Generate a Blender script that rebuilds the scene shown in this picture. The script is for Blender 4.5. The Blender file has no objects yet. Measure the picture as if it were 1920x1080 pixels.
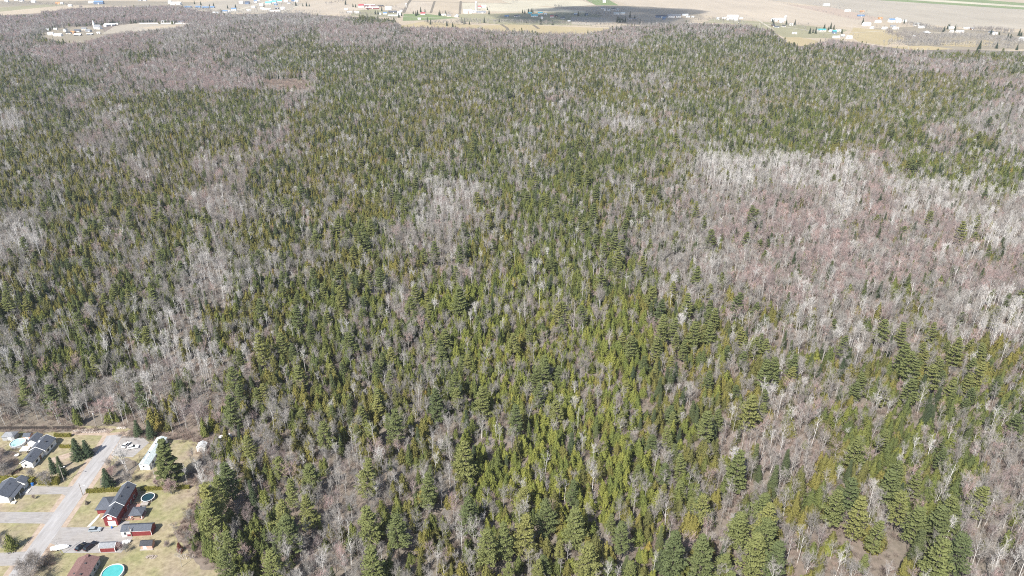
import bpy, math, random
import numpy as np
from mathutils import Vector, Matrix

R = math.radians
scene = bpy.context.scene
col = scene.collection

# ------------------------------------------------------------------ camera, sky, sun, exposure
FPX, PITCH, CAM_H = 1331.0, R(26.0), 206.0          # focal length in pixels of the 1920 wide photo, downward pitch, drone height
cam_d = bpy.data.cameras.new('camera')
cam = bpy.data.objects.new('camera', cam_d); col.objects.link(cam)
cam_d.sensor_width = 36.0
cam_d.lens = 36.0 * FPX / 1920.0
cam_d.clip_start = 1.0
cam_d.clip_end = 60000.0
cam.location = (0, 0, CAM_H)
cam.rotation_euler = (R(90) - PITCH, 0, 0)
scene.camera = cam

SUN_EL = R(47)
SUN_TO = Vector((-0.53 * math.cos(SUN_EL), -0.848 * math.cos(SUN_EL), math.sin(SUN_EL))).normalized()
world = bpy.data.worlds.new('World'); scene.world = world
world.use_nodes = True
wn = world.node_tree
sky = wn.nodes.new('ShaderNodeTexSky')
sky.sky_type = 'NISHITA'
sky.sun_disc = False
sky.sun_elevation = SUN_EL
sky.sun_rotation = math.atan2(SUN_TO.x, SUN_TO.y)
sky.altitude = 200
sky.air_density = 1.0
sky.dust_density = 1.5
bg = wn.nodes['Background']
wn.links.new(sky.outputs[0], bg.inputs[0])
bg.inputs[1].default_value = 0.10

sun_d = bpy.data.lights.new('sun', 'SUN')
sun_d.energy = 5.0
sun_d.angle = R(0.53)
sun_d.color = (1.0, 0.955, 0.89)
sun = bpy.data.objects.new('sun', sun_d); col.objects.link(sun)
sun.rotation_euler = (-SUN_TO).to_track_quat('-Z', 'Y').to_euler()
sun.location = (-300, -400, 900)

scene.view_settings.view_transform = 'Standard'
scene.view_settings.look = 'None'
scene.view_settings.gamma = 1.0
scene.view_settings.use_curve_mapping = False
scene.view_settings.exposure = 0.77
scene.cycles.max_bounces = 5
scene.cycles.transparent_max_bounces = 48
scene.cycles.diffuse_bounces = 3
scene.cycles.glossy_bounces = 2
scene.cycles.transmission_bounces = 2
scene.cycles.volume_bounces = 1
scene.cycles.use_denoising = False
scene.cycles.filter_width = 1.05

rng = random.Random(11)
nrng = np.random.default_rng(7)

# ------------------------------------------------------------------ ground geometry of the view
CP, SP = math.cos(PITCH), math.sin(PITCH)
def G(px, py, z=0.0):
    """the point at height z that the photo (1920 x 1080) shows at px, py"""
    u = (px - 960) / FPX; v = (py - 540) / FPX
    t = (CAM_H - z) / (SP + v * CP)
    return (u * t, (CP - v * SP) * t)
def to_px(x, y, z):
    """arrays of points -> photo pixels"""
    dz = np.asarray(z) - CAM_H
    depth = y * CP - dz * SP
    up = y * SP + dz * CP
    return 960 + FPX * x / depth, 540 - FPX * up / depth

# ------------------------------------------------------------------ materials
def new_mat(name):
    m = bpy.data.materials.new(name); m.use_nodes = True
    nt = m.node_tree
    b = nt.nodes['Principled BSDF']
    b.inputs['Roughness'].default_value = 0.85
    b.inputs['Specular IOR Level'].default_value = 0.25
    return m, nt, b
def ramp(nt, stops):
    r = nt.nodes.new('ShaderNodeValToRGB')
    e = r.color_ramp.elements
    while len(e) < len(stops): e.new(0.5)
    for el, (p, c) in zip(e, stops):
        el.position = p; el.color = (c[0], c[1], c[2], 1)
    return r
def noise_mat(name, stops, scale, detail=6, rough=0.9, second=None, bump=0.0, coord='Position', stretch=None, spec=0.2, third=None):
    """colour ramp over noise in world metres; second = (scale, stops, low, high) lays a broad second tone over it"""
    m, nt, b = new_mat(name)
    b.inputs['Roughness'].default_value = rough
    b.inputs['Specular IOR Level'].default_value = spec
    if coord == 'Position':
        g = nt.nodes.new('ShaderNodeNewGeometry'); vec = g.outputs['Position']
    else:
        g = nt.nodes.new('ShaderNodeTexCoord'); vec = g.outputs['Object']
    if stretch:
        mp = nt.nodes.new('ShaderNodeMapping'); mp.inputs['Scale'].default_value = stretch[:3]
        if len(stretch) > 3: mp.inputs['Rotation'].default_value = (0, 0, stretch[3])
        nt.links.new(vec, mp.inputs[0]); vec = mp.outputs[0]
    n = nt.nodes.new('ShaderNodeTexNoise'); n.inputs['Scale'].default_value = scale; n.inputs['Detail'].default_value = detail
    n.inputs['Roughness'].default_value = 0.62
    nt.links.new(vec, n.inputs['Vector'])
    r = ramp(nt, stops); nt.links.new(n.outputs[0], r.inputs[0])
    out = r.outputs[0]
    if second:
        n2 = nt.nodes.new('ShaderNodeTexNoise'); n2.inputs['Scale'].default_value = second[0]; n2.inputs['Detail'].default_value = 4
        nt.links.new(g.outputs[0], n2.inputs['Vector'])
        f = nt.nodes.new('ShaderNodeMapRange'); f.inputs[1].default_value = second[2]; f.inputs[2].default_value = second[3]
        nt.links.new(n2.outputs[0], f.inputs[0])
        mx = nt.nodes.new('ShaderNodeMix'); mx.data_type = 'RGBA'
        nt.links.new(f.outputs[0], mx.inputs[0]); nt.links.new(out, mx.inputs[6])
        r2 = ramp(nt, second[1]); nt.links.new(n.outputs[0], r2.inputs[0]); nt.links.new(r2.outputs[0], mx.inputs[7])
        out = mx.outputs[2]
    if third:
        n3 = nt.nodes.new('ShaderNodeTexNoise'); n3.inputs['Scale'].default_value = third[0]; n3.inputs['Detail'].default_value = 7; n3.inputs['W' if 'W' in n3.inputs and False else 'Distortion'].default_value = 0.6
        nt.links.new(g.outputs[0], n3.inputs['Vector'])
        f3 = nt.nodes.new('ShaderNodeMapRange'); f3.inputs[1].default_value = third[2]; f3.inputs[2].default_value = third[3]
        nt.links.new(n3.outputs[0], f3.inputs[0])
        m3 = nt.nodes.new('ShaderNodeMix'); m3.data_type = 'RGBA'
        nt.links.new(f3.outputs[0], m3.inputs[0]); nt.links.new(out, m3.inputs[6])
        r3 = ramp(nt, third[1]); nt.links.new(n.outputs[0], r3.inputs[0]); nt.links.new(r3.outputs[0], m3.inputs[7])
        out = m3.outputs[2]
    nt.links.new(out, b.inputs['Base Color'])
    if bump:
        bp = nt.nodes.new('ShaderNodeBump'); bp.inputs['Strength'].default_value = bump; bp.inputs['Distance'].default_value = 0.3
        nt.links.new(n.outputs[0], bp.inputs['Height']); nt.links.new(bp.outputs[0], b.inputs['Normal'])
    return m
def plain(name, c, rough=0.7, var=0.12, scale=1.3, metal=0.0, spec=0.3):
    lo = [max(0, x * (1 - var)) for x in c]; hi = [min(1, x * (1 + var)) for x in c]
    m = noise_mat(name, [(0.3, lo), (0.7, hi)], scale, 5, rough, coord='Object', spec=spec)
    m.node_tree.nodes['Principled BSDF'].inputs['Metallic'].default_value = metal
    return m
def tree_mat(name, stops, patch=None, patch_scale=0.006, lo=0.45, hi=0.62, transl=0.0, rough=0.9, spread=0.0):
    """each tree takes its own tone by its random number; patch = stops of a second species tone that changes over the ground"""
    m, nt, b = new_mat(name)
    b.inputs['Roughness'].default_value = rough
    b.inputs['Specular IOR Level'].default_value = 0.15
    oi = nt.nodes.new('ShaderNodeObjectInfo')
    r = ramp(nt, stops); nt.links.new(oi.outputs['Random'], r.inputs[0])
    out = r.outputs[0]
    if patch:
        n = nt.nodes.new('ShaderNodeTexNoise'); n.inputs['Scale'].default_value = patch_scale; n.inputs['Detail'].default_value = 5
        nt.links.new(oi.outputs['Location'], n.inputs['Vector'])
        f = nt.nodes.new('ShaderNodeMapRange'); f.inputs[1].default_value = lo; f.inputs[2].default_value = hi
        nt.links.new(n.outputs[0], f.inputs[0])
        mx = nt.nodes.new('ShaderNodeMix'); mx.data_type = 'RGBA'
        nt.links.new(f.outputs[0], mx.inputs[0]); nt.links.new(out, mx.inputs[6])
        r2 = ramp(nt, patch); nt.links.new(oi.outputs['Random'], r2.inputs[0]); nt.links.new(r2.outputs[0], mx.inputs[7])
        out = mx.outputs[2]
    nt.links.new(out, b.inputs['Base Color'])
    if transl:
        tr = nt.nodes.new('ShaderNodeBsdfTranslucent'); nt.links.new(out, tr.inputs[0])
        ms = nt.nodes.new('ShaderNodeMixShader'); ms.inputs[0].default_value = transl
        nt.links.new(b.outputs[0], ms.inputs[1]); nt.links.new(tr.outputs[0], ms.inputs[2])
        nt.links.new(ms.outputs[0], nt.nodes['Material Output'].inputs[0])
    return m

M = {}
M['pine'] = tree_mat('pine_needles', [(0, (0.105, 0.130, 0.056)), (0.45, (0.152, 0.172, 0.064)), (0.8, (0.182, 0.195, 0.070)), (1, (0.215, 0.215, 0.074))], transl=0.18)
M['cedar'] = tree_mat('cedar_foliage', [(0, (0.102, 0.126, 0.046)), (0.5, (0.140, 0.160, 0.050)), (1, (0.175, 0.188, 0.054))], transl=0.22)
M['cedar_olive'] = tree_mat('olive_cedar_foliage', [(0, (0.120, 0.124, 0.046)), (0.5, (0.172, 0.165, 0.052)), (0.96, (0.212, 0.192, 0.056)), (0.995, (0.22, 0.19, 0.058)), (1, (0.28, 0.21, 0.06))], transl=0.22)
M['cedar_young'] = tree_mat('young_cedar_foliage', [(0, (0.135, 0.162, 0.046)), (0.5, (0.185, 0.205, 0.052)), (0.96, (0.225, 0.232, 0.056)), (0.99, (0.25, 0.235, 0.06)), (1, (0.32, 0.25, 0.065))], transl=0.22)
M['spruce'] = tree_mat('spruce_needles', [(0, (0.040, 0.062, 0.036)), (1, (0.068, 0.088, 0.042))], transl=0.1)
M['twig'] = tree_mat('grey_twigs', [(0, (0.205, 0.192, 0.175)), (0.5, (0.295, 0.277, 0.254)), (1, (0.38, 0.356, 0.328))],
                     patch=[(0, (0.24, 0.213, 0.192)), (1, (0.335, 0.298, 0.27))], patch_scale=0.004, lo=0.48, hi=0.6)
M['bark'] = tree_mat('grey_bark', [(0, (0.25, 0.238, 0.22)), (0.6, (0.41, 0.392, 0.366)), (1, (0.60, 0.58, 0.55))])
M['birch_twig'] = tree_mat('pale_twigs', [(0, (0.35, 0.332, 0.308)), (0.5, (0.465, 0.445, 0.418)), (1, (0.58, 0.56, 0.532))])
M['birch_bark'] = tree_mat('pale_birch_bark', [(0, (0.50, 0.48, 0.455)), (1, (0.72, 0.70, 0.672))])
M['maple_twig'] = tree_mat('reddish_twigs', [(0, (0.245, 0.202, 0.192)), (0.6, (0.33, 0.258, 0.243)), (1, (0.415, 0.295, 0.268))])
M['fir'] = tree_mat('fir_needles', [(0, (0.050, 0.068, 0.036)), (0.6, (0.075, 0.092, 0.042)), (1, (0.100, 0.114, 0.047))], transl=0.1)
M['dark_bark'] = tree_mat('dark_bark', [(0, (0.10, 0.085, 0.07)), (1, (0.18, 0.155, 0.13))])
M['brush'] = tree_mat('brush_twigs', [(0, (0.20, 0.165, 0.14)), (0.5, (0.27, 0.215, 0.185)), (1, (0.33, 0.24, 0.20))])
M['red_cedar'] = tree_mat('russet_foliage', [(0, (0.11, 0.035, 0.025)), (1, (0.13, 0.045, 0.03))])
M['hedge'] = tree_mat('hedge_foliage', [(0, (0.140, 0.135, 0.030)), (1, (0.180, 0.165, 0.036))], transl=0.15)
M['floor'] = noise_mat('forest_floor', [(0.25, (0.105, 0.092, 0.074)), (0.5, (0.165, 0.144, 0.116)), (0.75, (0.235, 0.205, 0.168))], 0.35, 9, second=(0.012, [(0.3, (0.13, 0.11, 0.085)), (0.7, (0.24, 0.19, 0.16))], 0.45, 0.6), bump=0.4)
M['lawn'] = noise_mat('dormant_lawn', [(0.28, (0.185, 0.155, 0.092)), (0.5, (0.28, 0.24, 0.148)), (0.72, (0.375, 0.325, 0.215))], 0.55, 9,
                      second=(0.085, [(0.3, (0.16, 0.16, 0.075)), (0.7, (0.29, 0.275, 0.14))], 0.44, 0.62), bump=0.15, third=(0.05, [(0.3, (0.19, 0.152, 0.110)), (0.7, (0.33, 0.275, 0.205))], 0.49, 0.65))
M['asphalt'] = noise_mat('weathered_asphalt', [(0.28, (0.26, 0.252, 0.248)), (0.5, (0.335, 0.327, 0.323)), (0.72, (0.40, 0.39, 0.386))], 0.8, 9, stretch=(1.0, 0.12, 1.0), third=(0.35, [(0.3, (0.27, 0.26, 0.25)), (0.7, (0.36, 0.35, 0.34))], 0.55, 0.7), second=(0.12, [(0.3, (0.28, 0.268, 0.26)), (0.7, (0.35, 0.338, 0.33))], 0.45, 0.65))
M['drive'] = noise_mat('gravel_drive', [(0.3, (0.245, 0.233, 0.225)), (0.7, (0.335, 0.322, 0.31))], 1.4, 8, stretch=(0.2, 1.0, 1.0), second=(0.15, [(0.3, (0.25, 0.235, 0.22)), (0.7, (0.33, 0.31, 0.29))], 0.45, 0.62), third=(0.3, [(0.3, (0.19, 0.175, 0.165)), (0.7, (0.28, 0.265, 0.25))], 0.56, 0.72))
M['dirt'] = noise_mat('bare_soil', [(0.3, (0.28, 0.215, 0.165)), (0.7, (0.42, 0.345, 0.275))], 0.6, 8)
M['stone'] = tree_mat('pale_stone', [(0, (0.34, 0.29, 0.25)), (1, (0.58, 0.54, 0.49))])
for k, c in dict(field_tan=(0.46, 0.385, 0.315), field_pink=(0.47, 0.40, 0.345), field_grey=(0.40, 0.355, 0.315), field_gold=(0.42, 0.345, 0.225), field_green=(0.20, 0.25, 0.12),
                 field_olive=(0.31, 0.29, 0.20), field_pale=(0.52, 0.475, 0.40), track=(0.50, 0.455, 0.40), scrub=(0.30, 0.26, 0.215), ditch=(0.20, 0.17, 0.14)).items():
    c = [c[0] * 0.84, c[1] * 0.845, c[2] * 0.76]
    M[k] = noise_mat(k, [(0.3, [x * 0.86 for x in c]), (0.7, [min(1, x * 1.1) for x in c])], 0.012, 10, stretch=(1.0, 0.25, 1.0, 0.3), second=(0.0035, [(0.3, [x * 0.84 for x in c]), (0.7, [x * 0.98 for x in c])], 0.42, 0.66))
for k, c, ro in (('white_wall', (0.80, 0.79, 0.77), 0.6), ('cream_wall', (0.66, 0.62, 0.54), 0.6), ('red_wall', (0.20, 0.038, 0.040), 0.6), ('grey_wall', (0.36, 0.37, 0.38), 0.6), ('blue_wall', (0.13, 0.19, 0.30), 0.6),
                 ('brown_wall', (0.22, 0.14, 0.095), 0.7), ('dark_wall', (0.06, 0.06, 0.065), 0.7), ('brick_wall', (0.33, 0.17, 0.125), 0.8), ('orange_wall', (0.50, 0.27, 0.12), 0.7), ('trim', (0.80, 0.80, 0.79), 0.5),
                 ('slate_roof', (0.085, 0.095, 0.115), 0.85), ('dark_roof', (0.045, 0.048, 0.055), 0.85), ('brown_roof', (0.175, 0.105, 0.095), 0.9), ('grey_roof', (0.22, 0.23, 0.245), 0.85), ('light_roof', (0.62, 0.65, 0.66), 0.45),
                 ('mint_roof', (0.44, 0.49, 0.485), 0.45), ('blue_roof', (0.12, 0.21, 0.34), 0.6), ('teal_roof', (0.06, 0.33, 0.35), 0.55), ('turquoise_roof', (0.10, 0.50, 0.60), 0.5), ('red_roof', (0.36, 0.06, 0.07), 0.6),
                 ('rust_roof', (0.42, 0.22, 0.10), 0.7), ('deck', (0.36, 0.21, 0.17), 0.8), ('wood', (0.30, 0.22, 0.15), 0.8), ('grey_wood', (0.36, 0.33, 0.30), 0.8), ('fence', (0.045, 0.038, 0.034), 0.8), ('concrete', (0.48, 0.46, 0.43), 0.8),
                 ('tarp', (0.80, 0.80, 0.78), 0.45), ('rubber', (0.02, 0.02, 0.022), 0.8), ('pole', (0.33, 0.29, 0.25), 0.8), ('metal', (0.50, 0.51, 0.52), 0.4), ('blue_plastic', (0.03, 0.14, 0.42), 0.4), ('pool_wall', (0.62, 0.64, 0.65), 0.4),
                 ('pool_wall_dark', (0.16, 0.12, 0.10), 0.6), ('pink_wall', (0.55, 0.33, 0.26), 0.7)):
    M[k] = plain(k, c, ro, 0.28 if 'roof' in k else 0.14, 2.2 if 'roof' in k else 1.3)
for k, c in (('car_black', (0.012, 0.013, 0.018)), ('car_silver', (0.30, 0.34, 0.37)), ('car_white', (0.78, 0.78, 0.77))):
    M[k] = plain(k, c, 0.28, 0.03, spec=0.6)
M['glass'] = plain('window_glass', (0.03, 0.04, 0.05), 0.08, 0.05, spec=0.7)
M['pool_water'] = noise_mat('pool_water', [(0.3, (0.06, 0.33, 0.325)), (0.7, (0.085, 0.39, 0.38))], 0.8, 3, rough=0.12, coord='Object', bump=0.06, spec=0.5)
M['pale_water'] = noise_mat('covered_pool_water', [(0.3, (0.30, 0.58, 0.57)), (0.7, (0.40, 0.66, 0.64))], 0.8, 3, rough=0.15, coord='Object', spec=0.5)
M['dark_water'] = noise_mat('dark_pool_water', [(0.3, (0.010, 0.032, 0.042)), (0.7, (0.016, 0.045, 0.055))], 0.8, 3, rough=0.08, coord='Object', spec=0.5)
m, nt, b = new_mat('cloud_white'); M['cloud'] = m
b.inputs['Base Color'].default_value = (0.85, 0.85, 0.86, 1); b.inputs['Roughness'].default_value = 1.0; b.inputs['Alpha'].default_value = 0.23

# ------------------------------------------------------------------ mesh helpers
class MB:
    def __init__(s): s.v = []; s.f = []
    def add(s, vs, fs):
        o = len(s.v); s.v += [tuple(p) for p in vs]; s.f += [tuple(i + o for i in f) for f in fs]; return s
    def box(s, x0, x1, y0, y1, z0, z1):
        return s.add([(x0, y0, z0), (x1, y0, z0), (x1, y1, z0), (x0, y1, z0), (x0, y0, z1), (x1, y0, z1), (x1, y1, z1), (x0, y1, z1)],
                     [(0, 3, 2, 1), (4, 5, 6, 7), (0, 1, 5, 4), (1, 2, 6, 5), (2, 3, 7, 6), (3, 0, 4, 7)])
    def tube(s, p0, p1, r0, r1, n=5, cap=True):
        p0 = Vector(p0); p1 = Vector(p1); d = (p1 - p0).normalized()
        a = d.orthogonal().normalized(); b = d.cross(a)
        vs = []
        for p, r in ((p0, r0), (p1, r1)):
            for i in range(n):
                t = 2 * math.pi * i / n
                vs.append(p + a * (r * math.cos(t)) + b * (r * math.sin(t)))
        fs = [(i, (i + 1) % n, n + (i + 1) % n, n + i) for i in range(n)]
        if cap: fs += [tuple(range(n, 2 * n)), tuple(reversed(range(n)))]
        return s.add(vs, fs)
    def prism(s, poly, z0, z1):
        n = len(poly)
        vs = [(x, y, z0) for x, y in poly] + [(x, y, z1) for x, y in poly]
        return s.add(vs, [tuple(range(n, 2 * n)), tuple(reversed(range(n)))] + [(i, (i + 1) % n, n + (i + 1) % n, n + i) for i in range(n)])
    def lathe(s, prof, n=28, cx=0, cy=0, sx=1.0, sy=1.0):
        vs = []
        for r, z in prof:
            for i in range(n):
                t = 2 * math.pi * i / n; vs.append((cx + r * sx * math.cos(t), cy + r * sy * math.sin(t), z))
        fs = []
        for k in range(len(prof) - 1):
            for i in range(n):
                fs.append((k * n + i, k * n + (i + 1) % n, (k + 1) * n + (i + 1) % n, (k + 1) * n + i))
        return s.add(vs, fs)
    def mesh(s, name, mat):
        me = bpy.data.meshes.new(name); me.from_pydata(s.v, [], s.f); me.update()
        me.materials.append(M[mat] if isinstance(mat, str) else mat)
        return me
    def build(s, name, mat, parent=None):
        o = bpy.data.objects.new(name, s.mesh(name, mat)); col.objects.link(o); o.parent = parent
        return o
def tag(o, label=None, cat=None, group=None, kind=None):
    if label: o['label'] = label
    if cat: o['category'] = cat
    if group: o['group'] = group
    if kind: o['kind'] = kind
    return o
def thing(name, label, cat, loc, rz=0.0, group=None):
    o = bpy.data.objects.new(name, None); col.objects.link(o)
    o.location = (loc[0], loc[1], loc[2] if len(loc) > 2 else 0.0); o.rotation_euler = (0, 0, rz)
    o.empty_display_size = 0.5
    return tag(o, label, cat, group)
def sheet(name, pts, z, mat, thick=0.0):
    """a flat sheet of ground as a polygon"""
    mb = MB(); mb.add([(x, y, z) for x, y in pts], [tuple(range(len(pts)))])
    o = mb.build(name, mat); return tag(o, kind='structure')
def inside(poly, x, y):
    """vectorised point in polygon"""
    res = np.zeros(len(x), bool); n = len(poly); j = n - 1
    for i in range(n):
        xi, yi = poly[i]; xj, yj = poly[j]
        if yi != yj:
            c = ((yi > y) != (yj > y)) & (x < (xj - xi) * (y - yi) / (yj - yi) + xi)
            res ^= c
        j = i
    return res

# ------------------------------------------------------------------ the large structure: ground, fields, road
g = MB(); g.add([(-9000, -1500, 0), (9000, -1500, 0), (9000, 14000, 0), (-9000, 14000, 0)], [(0, 1, 2, 3)])
tag(g.build('ground', 'floor'), kind='structure')

# forest edge against the farmland, as seen along the top of the photo
EDGE = [(-260, 30), (0, 29), (70, 25), (150, 15), (240, 13), (330, 14), (400, 24), (430, 27), (520, 25), (600, 28), (640, 31), (700, 33), (735, 38), (760, 50), (850, 51), (900, 57), (1000, 62), (1090, 65),
        (1150, 53), (1230, 46), (1300, 43), (1400, 49), (1450, 58), (1470, 75), (1500, 86), (1530, 80), (1570, 76), (1610, 80), (1660, 88), (1720, 94), (1800, 93), (1920, 96), (2200, 99)]
edge_xy = [G(x, y) for x, y in EDGE]
far = [(9000, edge_xy[-1][1]), (9000, 14000), (-9000, 14000), (-9000, edge_xy[0][1])]
sheet('farmland', edge_xy + far, 0.06, 'field_tan')
def field(px, mat, z, name='field'):
    return sheet(name, [G(x, y) for x, y in px], z, mat)
field([(0, 22), (70, 15), (130, 9), (90, 8), (0, 14)], 'field_olive', 0.14)
field([(-200, 14), (0, 13), (110, 9), (330, 13), (400, 22), (470, 18), (460, 8), (330, 3), (100, 1), (-200, 2)], 'scrub', 0.10)
field([(330, 14), (430, 24), (520, 24), (640, 24), (660, 14), (540, 4), (450, 0), (400, 1)], 'field_grey', 0.12)
field([(540, 24), (650, 27), (720, 18), (640, 6), (590, 1), (560, 10)], 'field_pink', 0.16)
field([(655, 30), (745, 33), (757, 24), (700, 17), (668, 20)], 'field_olive', 0.18)
field([(728, 15), (764, 1), (815, 3), (808, 23), (760, 24)], 'field_pink', 0.20)
field([(816, 3), (862, 4), (862, 26), (809, 24)], 'field_tan', 0.22)
field([(866, 5), (960, 6), (1080, 20), (1120, 24), (960, 22), (868, 21)], 'field_pale', 0.20)
field([(755, 39), (757, 26), (800, 26), (860, 34), (800, 38)], 'field_green', 0.24)
field([(860, 27), (1080, 22), (1130, 28), (1110, 48), (940, 46), (862, 40)], 'field_olive', 0.19)
field([(742, 50), (795, 40), (850, 44), (905, 48), (960, 46), (1060, 50), (1110, 52), (1150, 53), (1092, 66), (1000, 63), (900, 58), (850, 52), (760, 52)], 'field_gold', 0.21)
field([(1070, 32), (1130, 33), (1150, 42), (1110, 47), (1072, 46)], 'field_grey', 0.25)
field([(940, 1), (1090, 1), (1115, 9), (1060, 14), (960, 8)], 'field_pale', 0.17)
field([(1098, 0), (1142, 0), (1160, 10), (1118, 10)], 'field_green', 0.18)
field([(1180, 10), (1140, 0), (1290, -1), (1440, 0), (1600, 33), (1640, 43), (1600, 52), (1480, 44), (1340, 32), (1290, 20)], 'field_pink', 0.16)
field([(1340, 34), (1480, 45), (1590, 56), (1560, 72), (1470, 70), (1440, 56), (1380, 46), (1320, 42)], 'field_olive', 0.13)
field([(1600, 52), (1680, 58), (1700, 70), (1660, 86), (1610, 78), (1592, 66)], 'field_gold', 0.20)
field([(1468, 70), (1500, 70), (1545, 79), (1500, 87), (1476, 80)], 'field_gold', 0.22)
field([(1660, 88), (1740, 86), (1790, 92), (1720, 95)], 'field_gold', 0.20)
field([(1760, 78), (1850, 76), (1880, 84), (1820, 88), (1770, 86)], 'field_gold', 0.22)
field([(1440, 0), (1600, 0), (1760, 2), (2000, 22), (2000, 58), (1780, 50), (1660, 38), (1640, 36), (1560, 14)], 'field_grey', 0.12)
field([(1640, 0), (1920, 18), (2000, 24), (2000, 12), (1820, -2)], 'field_green', 0.18)
field([(1700, 0), (1920, 14), (2000, 19), (2000, 16), (1760, 0)], 'field_pale', 0.24)
field([(1600, 55), (1720, 50), (1930, 62), (1990, 92), (1720, 94), (1690, 80), (1700, 68)], 'scrub', 0.11)
field([(1470, 8), (1560, 14), (1660, 36), (1640, 42), (1590, 34), (1500, 14)], 'dirt', 0.18)
# church hamlet and its yard, the field behind it
field([(58, 66), (90, 72), (128, 82), (160, 80), (200, 66), (190, 52), (120, 50)], 'scrub', 0.14)
field([(190, 64), (235, 62), (330, 52), (368, 44), (260, 43), (215, 49)], 'field_grey', 0.18)
field([(262, 52), (300, 48), (345, 46), (330, 50), (280, 55)], 'field_tan', 0.22)
field([(476, 156), (494, 166), (520, 164), (550, 171), (578, 163), (566, 148), (528, 151), (502, 146)], 'scrub', 0.05, name='clearing')
# tracks, field boundaries
def strip(name, px, width, z, mat, xy=None):
    p = [Vector(q) for q in (xy or [G(x, y) for x, y in px])]
    L = []; Rr = []
    for i, q in enumerate(p):
        a = p[max(0, i - 1)]; b = p[min(len(p) - 1, i + 1)]
        d = (b - a).normalized(); nrm = Vector((-d.y, d.x)) * width / 2
        L.append(q + nrm); Rr.append(q - nrm)
    mb = MB(); n = len(p)
    mb.add([(q.x, q.y, z) for q in L] + [(q.x, q.y, z) for q in Rr], [(n + i, n + i + 1, i + 1, i) for i in range(n - 1)])
    return tag(mb.build(name, mat), kind='structure')
strip('village_road', [(360, 44), (420, 26), (450, 18), (480, 9), (500, 3)], 14, 0.30, 'track')
strip('village_road', [(470, 21), (530, 22), (560, 11), (620, 4)], 10, 0.31, 'track')
strip('farm_road', [(640, 29), (740, 31), (860, 35), (960, 37), (1060, 42), (1120, 44), (1200, 38), (1320, 40), (1440, 46), (1560, 64), (1660, 58), (1780, 62), (1930, 72)], 7, 0.32, 'track')
strip('farm_lane', [(1380, 30), (1420, 37), (1450, 56)], 6, 0.33, 'track')
strip('ditch', [(757, 24), (764, 8), (770, 0)], 10, 0.34, 'ditch')
strip('ditch', [(808, 24), (815, 2)], 8, 0.34, 'ditch')
strip('ditch', [(862, 26), (864, 2)], 8, 0.34, 'ditch')
strip('ditch', [(760, 2), (960, 7)], 8, 0.35, 'ditch')
strip('ditch', [(940, 46), (950, 52), (953, 57)], 8, 0.35, 'ditch')
strip('ditch', [(1000, 47), (1010, 54)], 8, 0.35, 'ditch')

# the near settlement
VA = R(3.6)                                           # how far the settlement's grid is turned
LAWN = [(-300, 120), (-96, 120), (-107, 188), (-119, 196), (-127, 206), (-126, 226), (-133, 231), (-134, 263), (-147, 267), (-161, 268), (-178, 271), (-190, 273.5), (-252, 273), (-300, 270)]
sheet('lawn', LAWN, 0.03, 'lawn')
ROAD = [(-174.6, 120), (-178.6, 187), (-181.2, 228), (-183.8, 262), (-184.6, 266.5)]
strip('verge', None, 11.0, 0.045, 'dirt', xy=[(-174.6, 120), (-178.6, 187), (-181.2, 228), (-183.8, 262), (-184.8, 268.5)])
strip('road', None, 6.9, 0.07, 'asphalt', xy=ROAD)
sheet('driveway', [(-177.6, 208.6), (-178.6, 201.5), (-172, 199.0), (-168, 195.6), (-146.6, 195.8), (-145.8, 203.6), (-150.4, 204.8), (-151.0, 211.8), (-154.6, 212.2), (-154.6, 208.8), (-165, 208.6)], 0.058, 'drive')
sheet('driveway', [(-181.5, 217.4), (-184.8, 216.8), (-204.5, 217.0), (-212, 217.2), (-212, 211.0), (-184.4, 210.6), (-181.0, 208.8)], 0.058, 'drive')
sheet('driveway', [(-183.2, 233.0), (-186.6, 231.6), (-203.0, 232.0), (-204.2, 226.8), (-186.4, 227.2), (-182.6, 225.0)], 0.058, 'drive')
sheet('driveway', [(-180.5, 265.8), (-179.0, 252.0), (-168.6, 250.6), (-166.0, 261.0), (-170.6, 264.6)], 0.058, 'drive')
sheet('driveway', [(-181.6, 196.5), (-181.0, 189.8), (-200, 189.0), (-200, 195.2)], 0.058, 'drive')
sheet('patio', [(-186.8, 271.5), (-204, 271.2), (-206, 266.6), (-188.4, 266.0)], 0.05, 'dirt')
sheet('footpath', [(-165.2, 216.6), (-164.2, 216.6), (-165.2, 208.9), (-166.6, 208.9)], 0.062, 'concrete')
sheet('garden_bed', [(-205.6, 249.5), (-195.0, 256.0), (-193.0, 253.5), (-201.5, 246.5)], 0.05, 'dirt')

def litter(pts):
    return sheet('leaf_litter', pts, 0.04, 'floor')
r_ = random.Random(9)
def ragged(a, b, n, amp):
    return [(a[0] + (b[0] - a[0]) * i / n + r_.uniform(-amp, amp), a[1] + (b[1] - a[1]) * i / n + r_.uniform(-amp, amp)) for i in range(n + 1)]
litter([(-300, 273.5), (-300, 268.5)] + ragged((-250, 268.6), (-206, 268.8), 20, .6) + [(-205, 273.5)])
litter([(-180.4, 270.6)] + ragged((-179.8, 266.6), (-166.5, 263.0), 10, .7) + ragged((-165, 262), (-148, 263.2), 9, .8) + ragged((-146, 261.2), (-138.6, 259.4), 6, .8) + ragged((-138.4, 256), (-139, 234.4), 14, 1.0) + [(-134, 231.6), (-133.8, 263), (-147, 267), (-161, 268)])
litter([(-126.2, 226.4)] + ragged((-129.6, 227.6), (-130.8, 206.6), 14, .8) + ragged((-128.4, 202.4), (-112.2, 187.0), 14, .8) + [(-107, 188), (-119, 196), (-127, 206)])
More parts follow.
